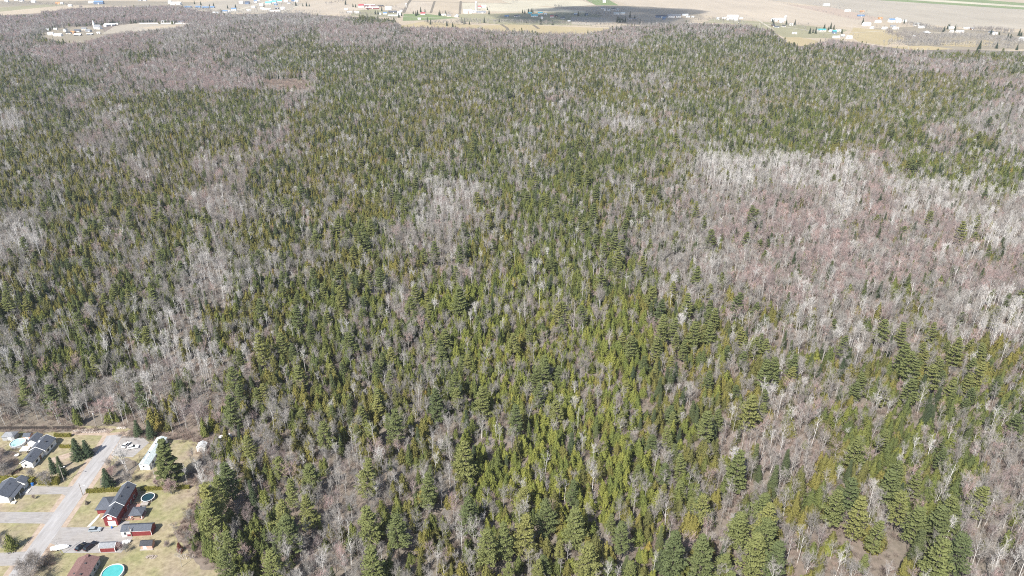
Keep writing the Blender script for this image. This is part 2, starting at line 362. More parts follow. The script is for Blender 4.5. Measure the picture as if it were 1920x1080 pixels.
litter(ragged((-170.8, 250.0), (-163.6, 247.0), 6, .5) + ragged((-163.2, 244), (-162.6, 236), 6, .5) + ragged((-166, 233), (-173.6, 232.4), 6, .5) + ragged((-175.4, 236), (-174.6, 248), 8, .5))
litter(ragged((-236, 258), (-222, 254), 8, .6) + ragged((-216, 246), (-216.4, 240), 5, .6) + ragged((-219, 237.4), (-240, 237.8), 8, .5))

# ------------------------------------------------------------------ trees: prototypes (metres, base at the origin)
def card(mb, c, n, along, ln, wd, r):
    """one small spray of foliage: a kite of two triangles, slightly bent"""
    n = n.normalized(); t = along - n * along.dot(n)
    if t.length < 1e-3: t = n.orthogonal()
    t.normalize(); b = n.cross(t)
    k = len(mb.v)
    mb.v += [tuple(c - t * ln * 0.5), tuple(c + b * wd * 0.5 + n * r.uniform(-.06, .06)), tuple(c + t * ln * 0.5), tuple(c - b * wd * 0.5 + n * r.uniform(-.06, .06))]
    mb.f += [(k, k + 1, k + 2), (k, k + 2, k + 3)]
def rdir(r):
    while True:
        v = Vector((r.uniform(-1, 1), r.uniform(-1, 1), r.uniform(-1, 1)))
        if 0.05 < v.length < 1: return v.normalized()
def crooked(mb, pts, r0, r1, n):
    for i in range(len(pts) - 1):
        a = i / (len(pts) - 1); b = (i + 1) / (len(pts) - 1)
        mb.tube(pts[i], pts[i + 1], r0 + (r1 - r0) * a, r0 + (r1 - r0) * b, n, cap=(i == len(pts) - 2))

def make_pine(seed, H, RW, base=0.26, dense=1.0):
    r = random.Random(seed); tr = MB(); cr = MB()
    bend = Vector((r.uniform(-.5, .5), r.uniform(-.5, .5), 0))
    axis = lambda t: bend * (t * t) + Vector((0, 0, H * t))
    crooked(tr, [axis(t) for t in (0, .35, .7, .97)], 0.30, 0.05, 6)
    z = base
    lop = r.uniform(0, 6.28); lopk = r.uniform(0.05, 0.22)
    while z < 0.985:
        u = (z - base) / (1 - base)
        prof = min(1.0, 0.62 + u * 2.0) * (1 - u) ** 0.72 if u < 0.95 else 0.16
        nb = r.choice((6, 7, 7, 8)) if u < 0.8 else 5
        a0 = r.uniform(0, 6.28)
        for i in range(nb):
            az = a0 + i * 6.283 / nb + r.uniform(-.35, .35)
            L = RW * prof * r.uniform(0.6, 1.2) * (1 + lopk * math.cos(az - lop)) + 0.35
            el = R(-6 + 46 * u + r.uniform(-8, 10))
            d = Vector((math.cos(az) * math.cos(el), math.sin(az) * math.cos(el), math.sin(el)))
            p0 = axis(z)
            tr.tube(p0, p0 + d * L * 0.8, 0.055, 0.02, 3, cap=False)
            side = Vector((-math.sin(az), math.cos(az), 0))
            npad = max(2, int(L / 0.85 + 0.5))
            for j in range(npad):
                f = 0.40 + 0.60 * (j + 0.6) / npad
                wig = (1 if j % 2 else -1) * r.uniform(0.1, 0.55) * min(1, L / 3.5)
                pc = p0 + d * (L * f) + side * wig + Vector((0, 0, 0.22 * f * f * L * 0.5))
                pr = r.uniform(0.6, 0.95) * (0.75 + 0.25 * L / RW)
                for _ in range(int(15 * dense)):
                    q = rdir(r); q.z = q.z * 0.22 + 0.05
                    c = pc + Vector((q.x * pr, q.y * pr, q.z * pr))
                    nn = Vector((q.x * 0.5, q.y * 0.5, 0.75 + q.z)) + rdir(r) * 0.55
                    card(cr, c, nn, d + rdir(r) * 0.7, r.uniform(0.55, 0.9), r.uniform(0.26, 0.44), r)
        z += r.uniform(1.25, 1.9) / H * (1.0 if u < 0.65 else 0.7)
    return tr, cr

def make_cedar(seed, H, RW, n=760, tips=1, shape=0.85):
    r = random.Random(seed); tr = MB(); cr = MB()
    tr.tube((0, 0, 0), (0, 0, H * 0.9), 0.16, 0.03, 5)
    ph = [r.uniform(0, 6.28) for _ in range(4)]
    spots = [(0.0, 0.0, 1.0)]
    for k in range(tips - 1):
        a = r.uniform(0, 6.28); spots.append((math.cos(a) * RW * 0.6, math.sin(a) * RW * 0.6, r.uniform(0.62, 0.86)))
    for sx, sy, hs in spots:
        h = H * hs; rw = RW * (0.75 + 0.25 * hs) * (1 if tips == 1 else 0.85)
        # inner mass, seen only between the sprays
        prof = [(rw * 0.42, h * 0.10), (rw * 0.54, h * 0.22), (rw * 0.44, h * 0.45), (rw * 0.25, h * 0.70), (0.04, h * 0.93)]
        cr.lathe(prof, 7, sx, sy)
        for _ in range(int(n * hs)):
            t = 1 - math.sqrt(r.random()) * 0.94
            t = max(0.05, t)
            az = r.uniform(0, 6.283)
            lob = 1 + 0.18 * math.sin(3 * az + ph[0] + t * 6) + 0.14 * math.sin(5 * az + ph[1] - t * 14) + 0.15 * math.sin(t * 26 + ph[2] + 2 * az)
            under = min(1.0, 0.62 + t * 2.2)
            rad = rw * under * (1 - t) ** shape * lob * r.uniform(0.66, 1.12) + 0.06
            c = Vector((sx + rad * math.cos(az), sy + rad * math.sin(az), h * t))
            out = Vector((math.cos(az), math.sin(az), 0.45))
            card(cr, c, out + rdir(r) * 0.65, Vector((math.cos(az) * 0.6, math.sin(az) * 0.6, -0.55)) + rdir(r) * 0.4, r.uniform(0.5, 0.95), r.uniform(0.26, 0.46), r)
    return tr, cr

def make_spruce(seed, H, RW):
    r = random.Random(seed); tr = MB(); cr = MB()
    tr.tube((0, 0, 0), (0, 0, H * 0.96), 0.2, 0.03, 6)
    cr.lathe([(RW * 0.45, H * 0.06), (RW * 0.5, H * 0.16), (RW * 0.3, H * 0.55), (0.03, H * 0.93)], 8)
    z = 0.05
    while z < 0.97:
        L0 = RW * (1 - z) ** 0.85 + 0.12
        nb = 9 if z < 0.6 else 6
        a0 = r.uniform(0, 6.28)
        for i in range(nb):
            az = a0 + i * 6.283 / nb + r.uniform(-.2, .2); L = L0 * r.uniform(0.8, 1.12)
            d = Vector((math.cos(az), math.sin(az), -0.22 + 0.4 * z)); side = Vector((-math.sin(az), math.cos(az), 0))
            for j in range(max(2, int(L / 0.33))):
                f = (j + 0.7) / max(2, int(L / 0.33)); w = 0.42 * (1.15 - f) + 0.16
                for s in (-1, 0, 1):
                    c = Vector((0, 0, H * z)) + d * (L * f) + side * (s * w * r.uniform(0.5, 1.2)) + rdir(r) * 0.1
                    card(cr, c, Vector((d.x * 0.4, d.y * 0.4, 1)) + rdir(r) * 0.35, d + side * (s * 0.8), r.uniform(0.45, 0.7), r.uniform(0.22, 0.34), r)
        z += r.uniform(0.5, 0.7) / H
    return tr, cr

def twig(mb, p, d, ln, wd, r):
    s = d.cross(rdir(r))
    if s.length < 1e-3: s = d.orthogonal()
    s.normalize(); k = len(mb.v)
    mid = p + d * ln * 0.55 + rdir(r) * ln * 0.08
    mb.v += [tuple(p - s * wd * 0.5), tuple(p + s * wd * 0.5), tuple(mid + s * wd * 0.3), tuple(mid - s * wd * 0.3), tuple(p + d * ln + rdir(r) * ln * 0.12)]
    mb.f += [(k, k + 1, k + 2, k + 3), (k + 3, k + 2, k + 4)]

def make_bare(seed, H, spread, fork=0.42, limbs=7, subs=7, twigs=7, tr_r=0.17, tw=0.06, straight=0.35, stems=1):
    r = random.Random(seed); tr = MB(); cr = MB()
    for st in range(stems):
        off = Vector((0, 0, 0)) if st == 0 else Vector((r.uniform(-.5, .5), r.uniform(-.5, .5), 0))
        lean = Vector((r.uniform(-1, 1), r.uniform(-1, 1), 0)) * (0.05 * H if stems == 1 else 0.13 * H)
        hs = H * (1 if st == 0 else r.uniform(0.7, 0.95))
        ax = lambda t: off + lean * t * t + Vector((math.sin(t * 5 + seed) * 0.12, math.cos(t * 4 + seed) * 0.12, hs * t))
        crooked(tr, [ax(t) for t in (0, .22, .45, .66, .85)], tr_r, 0.05, 5)
        for i in range(limbs):
            t = fork + (0.86 - fork) * (i + r.random() * 0.7) / limbs
            az = i * 2.4 + r.uniform(-.5, .5) + st
            el = R(r.uniform(32, 62) + 14 * t)
            L = (1 - t * 0.62) * spread * r.uniform(0.85, 1.3) / max(0.35, math.cos(el))
            L = min(L, hs * (1.03 - t) / max(0.3, math.sin(el)))
            d = Vector((math.cos(az) * math.cos(el), math.sin(az) * math.cos(el), math.sin(el)))
            p0 = ax(t); p1 = p0 + d * L * 0.5 + rdir(r) * 0.15; p2 = p0 + d * L + Vector((0, 0, straight * L * 0.25)) + rdir(r) * 0.2
            tr.tube(p0, p1, tr_r * 0.45, tr_r * 0.28, 4, cap=False); cr.tube(p1, p2, tr_r * 0.28, 0.02, 3, cap=False)
            for j in range(subs):
                f = 0.28 + 0.72 * (j + r.random()) / subs
                q = p0.lerp(p1, f * 2) if f < 0.5 else p1.lerp(p2, f * 2 - 1)
                sd = (d * 0.55 + rdir(r) * 0.75 + Vector((0, 0, 0.45))).normalized()
                sl = spread * r.uniform(0.32, 0.55) * (1.15 - f * 0.5)
                q2 = q + sd * sl
                twig(cr, q, sd, sl, tw * 1.7, r)
                for k in range(twigs):
                    g2 = 0.25 + 0.75 * r.random()
                    td = (sd * 0.6 + rdir(r) * 0.8 + Vector((0, 0, 0.3))).normalized()
                    twig(cr, q + sd * (sl * g2), td, r.uniform(0.55, 1.25), tw, r)
        for k in range(int(subs * 1.5)):
            q = ax(0.72 + 0.26 * r.random()); td = (Vector((0, 0, 0.9)) + rdir(r)).normalized()
            twig(cr, q, td, r.uniform(0.8, 1.6), tw, r)
    return tr, cr

def make_brush(seed, n=70, h=2.6, w=1.6):
    r = random.Random(seed); cr = MB()
    for _ in range(n):
        a = r.uniform(0, 6.28); rr = w * math.sqrt(r.random()) * 0.6
        d = Vector((math.cos(a) * 0.35, math.sin(a) * 0.35, 1)) + rdir(r) * 0.3
        p = Vector((rr * math.cos(a), rr * math.sin(a), r.uniform(0, 0.4 * h)))
        twig(cr, p, d.normalized(), h * r.uniform(0.4, 0.8), 0.06, r)
    return cr

def make_leaner(tr, cr): return tr, cr

protos = {}
def proto(kind, i, pair, tmat, cmat):
    tr, cr = pair
    protos.setdefault(kind, []).append((tr.mesh(kind + '_trunk', tmat), cr.mesh(kind + '_crown', cmat), pair, tmat, cmat))
for i, (h, w, b) in enumerate(((18, 4.3, .22), (16, 3.9, .18), (20, 4.6, .30), (15, 4.4, .15), (17, 3.4, .26), (19, 4.9, .36))):
    proto('white_pine_tree', i, make_pine(100 + i, h, w, b), 'dark_bark', 'pine')
for tone in ('cedar', 'cedar_olive', 'cedar_young'):
    for i, (h, w, n, t, sh) in enumerate(((9.6, 2.4, 620, 1, .85), (8.4, 2.3, 540, 1, .8), (10.4, 2.4, 640, 2, .85), (9.0, 2.8, 660, 1, .75), (11, 2.1, 640, 1, .95), (8.0, 2.5, 560, 3, .8), (9.8, 2.8, 720, 2, .8))):
        k = 0.88 if tone == 'cedar_young' else 1.0
        proto('cedar_tree', i, make_cedar(200 + i, h * k, w * k, n, t, sh), 'dark_bark', tone)
for i, (h, sp, fk, li, su, tw) in enumerate(((12, 2.9, .42, 8, 8, 10), (11, 3.2, .34, 9, 8, 10), (13, 2.3, .5, 7, 8, 10), (10, 2.6, .36, 8, 7, 9), (12.5, 2.1, .45, 7, 8, 9), (9, 2.3, .3, 8, 7, 10), (11.5, 2.6, .4, 8, 7, 9))):
    proto('bare_tree', i, make_bare(300 + i, h, sp, fk, li, su, tw, 0.105, 0.03, stems=(2 if i in (3, 6) else 1)), 'bark', 'twig')
for i, (h, sp, fk, li, su, tw) in enumerate(((14, 2.0, .52, 8, 7, 8), (13, 2.4, .45, 8, 7, 8), (15, 1.8, .58, 7, 7, 8), (12, 2.3, .40, 9, 7, 8), (13.5, 2.1, .5, 5, 4, 5))):
    proto('birch_tree', i, make_bare(400 + i, h, sp, fk, li, su, tw, 0.12, 0.03, 0.5, stems=(2 if i == 3 else 1)), 'birch_bark', 'birch_twig')
for i, (h, sp, fk, li, su, tw) in enumerate(((10.5, 3.1, .3, 9, 9, 10), (11.5, 3.3, .33, 10, 9, 10), (9.5, 2.8, .28, 9, 8, 10), (11, 2.6, .36, 8, 9, 10))):
    proto('maple_tree', i, make_bare(500 + i, h, sp, fk, li, su, tw, 0.11, 0.032), 'bark', 'maple_twig')
for i in range(3):
    proto('leafless_bush', i, make_bare(800 + i, (6.5, 5.5, 7.5)[i], (2.8, 2.6, 3.0)[i], .12, 8, 7, 9, 0.07, 0.04, stems=4), 'bark', ('twig', 'maple_twig', 'twig')[i])
proto('white_pine_tree', 6, make_pine(177, 20, 5.2, .05, 3.2), 'dark_bark', 'pine')
proto('yard_birch', 0, make_bare(871, 13, 4.6, .3, 9, 8, 8, 0.2, 0.06, stems=2), 'birch_bark', 'birch_twig')
for i, (h, w) in enumerate(((11, 2.9), (9, 2.3), (12.5, 2.7))):
    proto('spruce_tree', i, make_spruce(600 + i, h, w), 'dark_bark', 'spruce')

for i, (h, w) in enumerate(((12, 2.0), (10.5, 1.8), (13.5, 2.1), (11.5, 2.3))):
    proto('fir_tree', i, make_spruce(650 + i, h, w), 'dark_bark', 'fir')

# ------------------------------------------------------------------ which trees stand where: a map of stands over the ground
# d dark mixed cedars  o olive cedars  p white pines  m half bare half cedar  b bare grey  w pale birch and aspen  r reddish maple  s bare with single cedars
STANDS = ['d', 'o', 'y', 'p', 'm', 'b', 'w', 'r', 's']
def row(*numbers):
    return [STANDS[k] for k in numbers]
ROWS = [(0, 'rrrrrrrbbbbppbrrrrrrrrrrrrrrrrbb'),
        (46, 'rbbbbbbsssrrsrrsssssssssrrrrrrbb'),
        (66, 'sdsrrbsssdssssssssssdddddsrrrsss'),
        (90, 'srrsdsssdddddddddddddddddddssddd'),
        (115, 'ddssrrrsddddddddddddddddddddsrsd'),
        (140, row(0, 0, 0, 8, 8, 7, 7, 7, 8, 8, 0, 0, 0, 1, 0, 0, 0, 0, 0, 4, 4, 0, 0, 0, 0, 0, 0, 0, 1, 1, 0, 8)),
        (172, 'ddsddddddsdddooddsdddddmddddoods'),
        (206, 'wddbddddddddooddddmwmddmddooddbb'),
        (240, 'oosboooosodddoddmpdddmdddddddsdb'),
        (290, 'oooobosboooopmddmppdmmwwwwwsdddd'),
        (345, 'omoooobboooopwwddppmmsbrrrwrwwww'),
        (405, 'wwomoommoompmwbmddpsbbrrrrrrrrww'),
        (475, 'mpommmbwmbopmdbmyddmbbbrrrrrrrrr'),
        (545, row(0, 1, 4, 1, 4, 6, 1, 1, 1, 3, 3, 3, 0, 5, 2, 2, 4, 2, 2, 3, 3, 3, 3, 4, 5, 5, 5, 5, 4, 5, 5, 6)),
        (620, row(4, 4, 4, 4, 5, 6, 6, 6, 1, 3, 3, 3, 4, 3, 2, 2, 2, 2, 2, 2, 3, 3, 3, 3, 0, 4, 4, 0, 3, 0, 3, 4)),
        (700, row(5, 4, 4, 5, 6, 6, 7, 5, 4, 3, 3, 3, 3, 4, 3, 2, 2, 2, 2, 2, 3, 3, 3, 4, 5, 4, 0, 4, 4, 3, 0, 0)),
        (785, row(5, 5, 5, 5, 5, 5, 7, 4, 5, 4, 5, 4, 3, 4, 2, 2, 2, 2, 2, 2, 2, 3, 2, 5, 5, 5, 0, 4, 4, 5, 5, 6)),
        (875, row(4, 4, 4, 4, 4, 4, 5, 5, 4, 4, 5, 4, 4, 4, 2, 2, 2, 2, 2, 2, 2, 2, 3, 3, 5, 3, 3, 4, 3, 4, 5, 5)),
        (975, row(4, 4, 4, 4, 4, 4, 3, 4, 4, 5, 5, 4, 4, 5, 4, 3, 3, 2, 3, 3, 2, 2, 3, 3, 5, 5, 4, 5, 3, 3, 5, 5))]
ROW_Y = np.array([y for y, _ in ROWS])
KINDS = ['white_pine_tree', 'cedar_tree', 'bare_tree', 'birch_tree', 'maple_tree', 'fir_tree']
#           pine cedar bare birch maple fir
MIX = dict(d=(.03, .60, .26, .05, .02, .04), o=(.025, .61, .27, .045, .02, .03), y=(.03, .75, .17, .03, .01, .01), p=(.10, .55, .25, .04, .02, .04), m=(.03, .48, .36, .06, .035, .035), b=(.01, .08, .71, .11, .07, .02),
           w=(.01, .06, .38, .50, .04, .01), r=(.012, .06, .33, .07, .478, .05), s=(.02, .15, .38, .06, .22, .17))
def letter_at(px, py):
    ri = np.clip(np.searchsorted(ROW_Y, py, 'right') - 1, 0, len(ROWS) - 1)
    ci = np.clip((px // 60).astype(int), 0, 31)
    table = np.array([list(t) for _, t in ROWS])
    return table[ri, ci]

def value_noise(x, y, cell, seed):
    gr = np.random.default_rng(seed); t = gr.random((257, 257))
    u = x / cell; v = y / cell; i = np.floor(u).astype(int); j = np.floor(v).astype(int)
    fu = u - i; fv = v - j; fu = fu * fu * (3 - 2 * fu); fv = fv * fv * (3 - 2 * fv)
    i %= 256; j %= 256
    return (t[i, j] * (1 - fu) + t[i + 1, j] * fu) * (1 - fv) + (t[i, j + 1] * (1 - fu) + t[i + 1, j + 1] * fu) * fv

STEP = 3.75
ys = []; xs = []
for y in np.arange(150, 2750, STEP):
    half = (y * CP + CAM_H * SP) * 1010 / FPX + 25
    x = np.arange(-half, half, STEP)
    xs.append(x); ys.append(np.full(len(x), y))
X = np.concatenate(xs) + nrng.uniform(-.48, .48, sum(map(len, xs))) * STEP
Y = np.concatenate(ys) + nrng.uniform(-.48, .48, len(X)) * STEP
PX, PY = to_px(X, Y, 7.0)
keep = PY < 1150
# farmland stays open
ex = np.array([p[0] for p in EDGE]); ey = np.array([p[1] for p in EDGE])
GX, GY = to_px(X, Y, 10.0)
keep &= GY > np.interp(GX, ex, ey) + (value_noise(X, Y, 70, 51) - 0.5) * 7.0 + (value_noise(X, Y, 18, 52) - 0.5) * 3.5
OPEN_PX = [[(58, 66), (90, 72), (130, 80), (165, 79), (200, 66), (235, 62), (330, 52), (368, 44), (260, 42), (215, 46), (120, 50)],
           [(476, 156), (494, 166), (520, 164), (550, 171), (578, 163), (566, 148), (528, 151), (502, 146)],
           [(1660, 88), (1740, 86), (1790, 92), (1720, 95)],
           [(1640, 1046), (1668, 1030), (1702, 1036), (1704, 1062), (1664, 1072)]]
near_ = np.where(Y < 400, 0.08, 1.0)
QX = X + near_ * ((value_noise(X, Y, 22, 41) - .5) * 46 + nrng.normal(0, 5, len(X))); QY = Y + near_ * ((value_noise(X, Y, 22, 42) - .5) * 60 + nrng.normal(0, 8, len(X)))
for poly in OPEN_PX: keep &= ~inside([G(*p) for p in poly], QX, QY) & ~inside([G(*p, 10.0) for p in poly], QX, QY) & ~inside([G(*p, 5.0) for p in poly], QX, QY)
keep &= ~inside(LAWN, X, Y)
# openings in the stand
gap = value_noise(X, Y, 17, 3) * 0.6 + value_noise(X, Y, 6, 4) * 0.4
keep &= gap > 0.17
X, Y, PX, PY = X[keep], Y[keep], PX[keep], PY[keep]
# the stand's edges wander: look the map up at a jittered place
sc = np.clip((PY + 110) / 1100, 0.08, 1)
JX = (value_noise(X, Y, 26, 5) - .5) * 150 * sc + (value_noise(X, Y, 70, 6) - .5) * 200 * sc + nrng.normal(0, 16, len(X)) * sc
JY = (value_noise(X, Y, 26, 7) - .5) * 80 * sc + (value_noise(X, Y, 70, 8) - .5) * 110 * sc + nrng.normal(0, 9, len(X)) * sc
LET = letter_at(PX + JX, PY + JY)
mix = np.zeros((len(X), 6))
for k, v in MIX.items(): mix[LET == k] = v
# kinds gather in groups
for j in range(6):
    mix[:, j] *= np.clip(value_noise(X, Y, (21, 13, 21, 26, 21, 34)[j], 20 + j) * (2.4 if j in (0, 3, 5) else 1.7) - (0.4 if j in (0, 3, 5) else -0.12), 0.04, 3)
mix /= mix.sum(1, keepdims=True)
pick = (mix.cumsum(1) < nrng.random((len(X), 1))).sum(1).clip(0, 5)

# the pines that stand out in the photo (pixel of the crown's middle, height)
BIG_PINES = [(1150, 462, 21), (1140, 450, 19), (1165, 470, 18), (1158, 486, 18), (1132, 470, 17), (1112, 402, 21), (1085, 320, 21), (1070, 295, 20), (1100, 335, 20), (1120, 365, 18), (756, 389, 20), (861, 564, 21), (815, 473, 18), (861, 480, 19),
             (913, 421, 18), (869, 437, 17), (1742, 415, 19), (1799, 435, 19), (1828, 422, 19), (1220, 560, 18), (1290, 575, 18), (1380, 572, 19), (1243, 612, 18), (1330, 628, 18), (1262, 620, 17), (1450, 698, 21), (1432, 705, 20),
             (1405, 772, 21), (1325, 800, 21), (1383, 884, 22), (1428, 985, 25), (1440, 1015, 24), (1452, 1052, 21), (1412, 1040, 22), (1565, 955, 22), (1590, 935, 21), (1606, 972, 22), (1688, 960, 21), (1715, 985, 21), (1672, 912, 19), (1795, 1040, 23),
             (1760, 1055, 22), (1790, 662, 19), (1700, 690, 22), (1712, 706, 20), (1694, 672, 20), (1832, 704, 19), (873, 866, 21), (684, 899, 21), (587, 894, 18), (550, 925, 17), (541, 998, 21), (532, 970, 19), (582, 959, 17), (694, 985, 21), (745, 1006, 20),
             (802, 925, 20), (879, 967, 19), (512, 1066, 21), (702, 1063, 20), (431, 904, 20), (608, 823, 19), (404, 950, 24), (396, 975, 21), (410, 925, 20), (1078, 991, 21), (983, 1008, 21), (917, 1030, 22), (950, 1019, 20), (1022, 972, 18),
             (1167, 1010, 19), (1264, 1036, 22), (1317, 1052, 23), (1105, 1058, 21), (967, 791, 20), (1383, 991, 19), (265, 749, 19), (433, 772, 20), (490, 655, 22), (439, 717, 20), (47, 739, 18), (101, 750, 18), (420, 1065, 19), (820, 760, 20),
             (740, 800, 20), (640, 560, 19), (560, 600, 20), (905, 755, 19), (855, 725, 19), (1240, 585, 18), (1485, 690, 18), (1655, 625, 19), (1690, 630, 18), (1755, 985, 20), (1640, 1010, 18)]
bp = np.array([(*G(x, y, h * .55), h) for x, y, h in BIG_PINES])
d2 = ((X[:, None] - bp[None, :, 0]) ** 2 + (Y[:, None] - bp[None, :, 1]) ** 2).min(1)
sel = (d2 > 4.6 ** 2) & ~((pick == 0) & (d2 < 8 ** 2))
X, Y, PX, PY, pick = X[sel], Y[sel], PX[sel], PY[sel], pick[sel]
n0 = len(X)
X = np.concatenate([X, bp[:, 0]]); Y = np.concatenate([Y, bp[:, 1]]); pick = np.concatenate([pick, np.zeros(len(bp), int)])
n = len(X)
S = np.clip(nrng.normal(0.98, 0.17, n), 0.55, 1.4)
S[pick == 1] *= np.where(nrng.random((pick == 1).sum()) < 0.25, 0.72, 1.0)
S[pick == 0] *= 0.78
S *= 0.9 + 0.2 * value_noise(X, Y, 45, 9)
S[(pick >= 2) & (pick < 5) & np.isin(letter_at(*to_px(X, Y, 7.0)), ['d', 'o', 'p'])] *= 0.86
S[(pick >= 2) & (pick <= 2)] *= np.where(nrng.random((pick == 2).sum()) < 0.3, 0.7, 1.0)
nproto = np.array([6 if k == 'white_pine_tree' else len(protos[k]) for k in KINDS])
VAR = (nrng.random(n) * nproto[pick]).astype(int)
LT = letter_at(*to_px(X, Y, 7.0)) if False else np.concatenate([LET[sel], np.full(len(bp), 'p')])
tone = np.where(LT == 'y', 2, np.where(LT == 'o', 1, 0))
tone = np.where(nrng.random(n) < 0.2, (nrng.random(n) * 3).astype(int), tone)
warm = value_noise(X, Y, 90, 31)                                     # olive stands run through the dark ones
tone = np.where((tone == 0) & (warm > 0.56) & (nrng.random(n) < 0.75), 1, tone)
VAR = np.where(pick == 1, (nrng.random(n) * 7).astype(int) + 7 * tone, VAR)
HT = np.array([18, 16, 20, 15, 17, 19.0])
for i in range(n0, n):
    VAR[i] = (i * 5) % 6
    S[i] = bp[i - n0, 2] / HT[VAR[i]]
ROT = nrng.uniform(0, 6.283, n)
TLX = nrng.normal(0, 0.035, n); TLY = nrng.normal(0, 0.035, n)
WID = S * nrng.uniform(0.88, 1.14, n)
WID[(pick == 1)] *= 1.05
WID[n0:] *= 0.95
CX, CY = to_px(X, Y, 8.0 * S)
DIST = np.hypot(X, Y)

# the 300 of each kind that show largest are things of their own, the rest of the kind is one mass
CEDAR_TONE = ('dark green', 'olive', 'yellow-green')
LOOK = {'white_pine_tree': ('white pine', 'green'), 'cedar_tree': ('cedar', 'olive green'), 'bare_tree': ('leafless tree', 'grey'), 'birch_tree': ('leafless birch', 'pale'), 'maple_tree': ('leafless maple', 'reddish'), 'fir_tree': ('pointed fir', 'dark green')}
MASS = {'white_pine_tree': 'pine_forest', 'cedar_tree': 'cedar_forest', 'bare_tree': 'leafless_forest', 'birch_tree': 'birch_forest', 'maple_tree': 'maple_forest', 'fir_tree': 'fir_forest'}
def place_words(px, py):
    return ('along the bottom edge' if py > 985 else 'in the lower woods' if py > 850 else 'behind the houses' if (py > 700 and px < 500) else 'in the middle woods' if py > 600 else 'in the farther woods')
ONES = 'zero one two three four five six seven eight nine ten eleven twelve thirteen fourteen fifteen sixteen seventeen eighteen nineteen'.split()
TENS = 'zero ten twenty thirty forty fifty sixty seventy eighty ninety hundred'.split()
def in_words(n):
    return ONES[n] if n < 20 else TENS[n // 10] + ('-' + ONES[n % 10] if n % 10 else '')
def spot(px, py):
    return '%s percent across, %s percent down' % (in_words(round(px / 19.2)), in_words(round(py / 10.8)))
def copy_tree(kind, var, loc, rot, scl, label, group, cat='tree', name=None, cmat=None):
    tm, cm = protos[kind][var][:2]
    e = bpy.data.objects.new(name or kind, None); e.location = loc; e.rotation_euler = rot; e.scale = scl
    col.objects.link(e); tag(e, label, cat, group)
    if cmat:
        cm = protos[kind][var][2][1].mesh(kind + '_crown', cmat)
    for nm, me in (('trunk', tm), ('crown', cm)):
        o = bpy.data.objects.new(nm, me); o.parent = e; col.objects.link(o)
    return e

hidden = bpy.data.collections.new('tree_kinds')
def instancer(name, kind_meshes, idx, label, cat):
    """one mass of trees: points with turn, size and shape number, grown by geometry nodes"""
    c = bpy.data.collections.new(name + '_shapes')
    for i, me in enumerate(kind_meshes):
        o = bpy.data.objects.new('%s_shape_%02d' % (name, i), me); c.objects.link(o)
    me = bpy.data.meshes.new(name)
    pts = np.stack([X[idx], Y[idx], np.zeros(len(idx))], 1) if not isinstance(idx, tuple) else idx[0]
    rot = np.stack([TLX[idx], TLY[idx], ROT[idx]], 1) if not isinstance(idx, tuple) else idx[1]
    scl = np.stack([WID[idx], WID[idx], S[idx]], 1) if not isinstance(idx, tuple) else idx[2]
    var = VAR[idx] if not isinstance(idx, tuple) else idx[3]
    me.vertices.add(len(pts)); me.vertices.foreach_set('co', pts.astype(np.float32).ravel())
    for nm, typ, arr, key in (('rot', 'FLOAT_VECTOR', rot, 'vector'), ('scl', 'FLOAT_VECTOR', scl, 'vector'), ('idx', 'INT', var, 'value')):
        a = me.attributes.new(nm, typ, 'POINT'); a.data.foreach_set(key, np.ascontiguousarray(arr, dtype=np.int32 if typ == 'INT' else np.float32).ravel())
    o = bpy.data.objects.new(name, me); col.objects.link(o); tag(o, label, cat, kind='stuff')
    ng = bpy.data.node_groups.new(name, 'GeometryNodeTree')
    ng.interface.new_socket('Geometry', in_out='INPUT', socket_type='NodeSocketGeometry')
    ng.interface.new_socket('Geometry', in_out='OUTPUT', socket_type='NodeSocketGeometry')
    N = ng.nodes; L = ng.links
    gi = N.new('NodeGroupInput'); go = N.new('NodeGroupOutput'); ip = N.new('GeometryNodeInstanceOnPoints')
    ci = N.new('GeometryNodeCollectionInfo'); ci.inputs['Collection'].default_value = c
    ci.inputs['Separate Children'].default_value = True; ci.inputs['Reset Children'].default_value = True
    ip.inputs['Pick Instance'].default_value = True
    def attr(nm, dt):
        a = N.new('GeometryNodeInputNamedAttribute'); a.data_type = dt; a.inputs['Name'].default_value = nm; return a.outputs['Attribute']
    e2r = N.new('FunctionNodeEulerToRotation')
    L.new(attr('rot', 'FLOAT_VECTOR'), e2r.inputs[0])
    L.new(gi.outputs[0], ip.inputs['Points']); L.new(ci.outputs[0], ip.inputs['Instance']); L.new(attr('idx', 'INT'), ip.inputs['Instance Index'])
    L.new(e2r.outputs[0], ip.inputs['Rotation']); L.new(attr('scl', 'FLOAT_VECTOR'), ip.inputs['Scale']); L.new(ip.outputs[0], go.inputs[0])
    md = o.modifiers.new('grow', 'NODES'); md.node_group = ng
    return o
def joined(p):
    tr, cr = p[2]
    nt = len(tr.f); mb = MB(); mb.add(tr.v, tr.f); mb.add(cr.v, cr.f)
    me = mb.mesh('tree_shape', p[3]); me.materials.append(M[p[4]])
    mi = np.zeros(len(me.polygons), np.int32); mi[nt:] = 1
    me.polygons.foreach_set('material_index', mi); me.update()
    return me

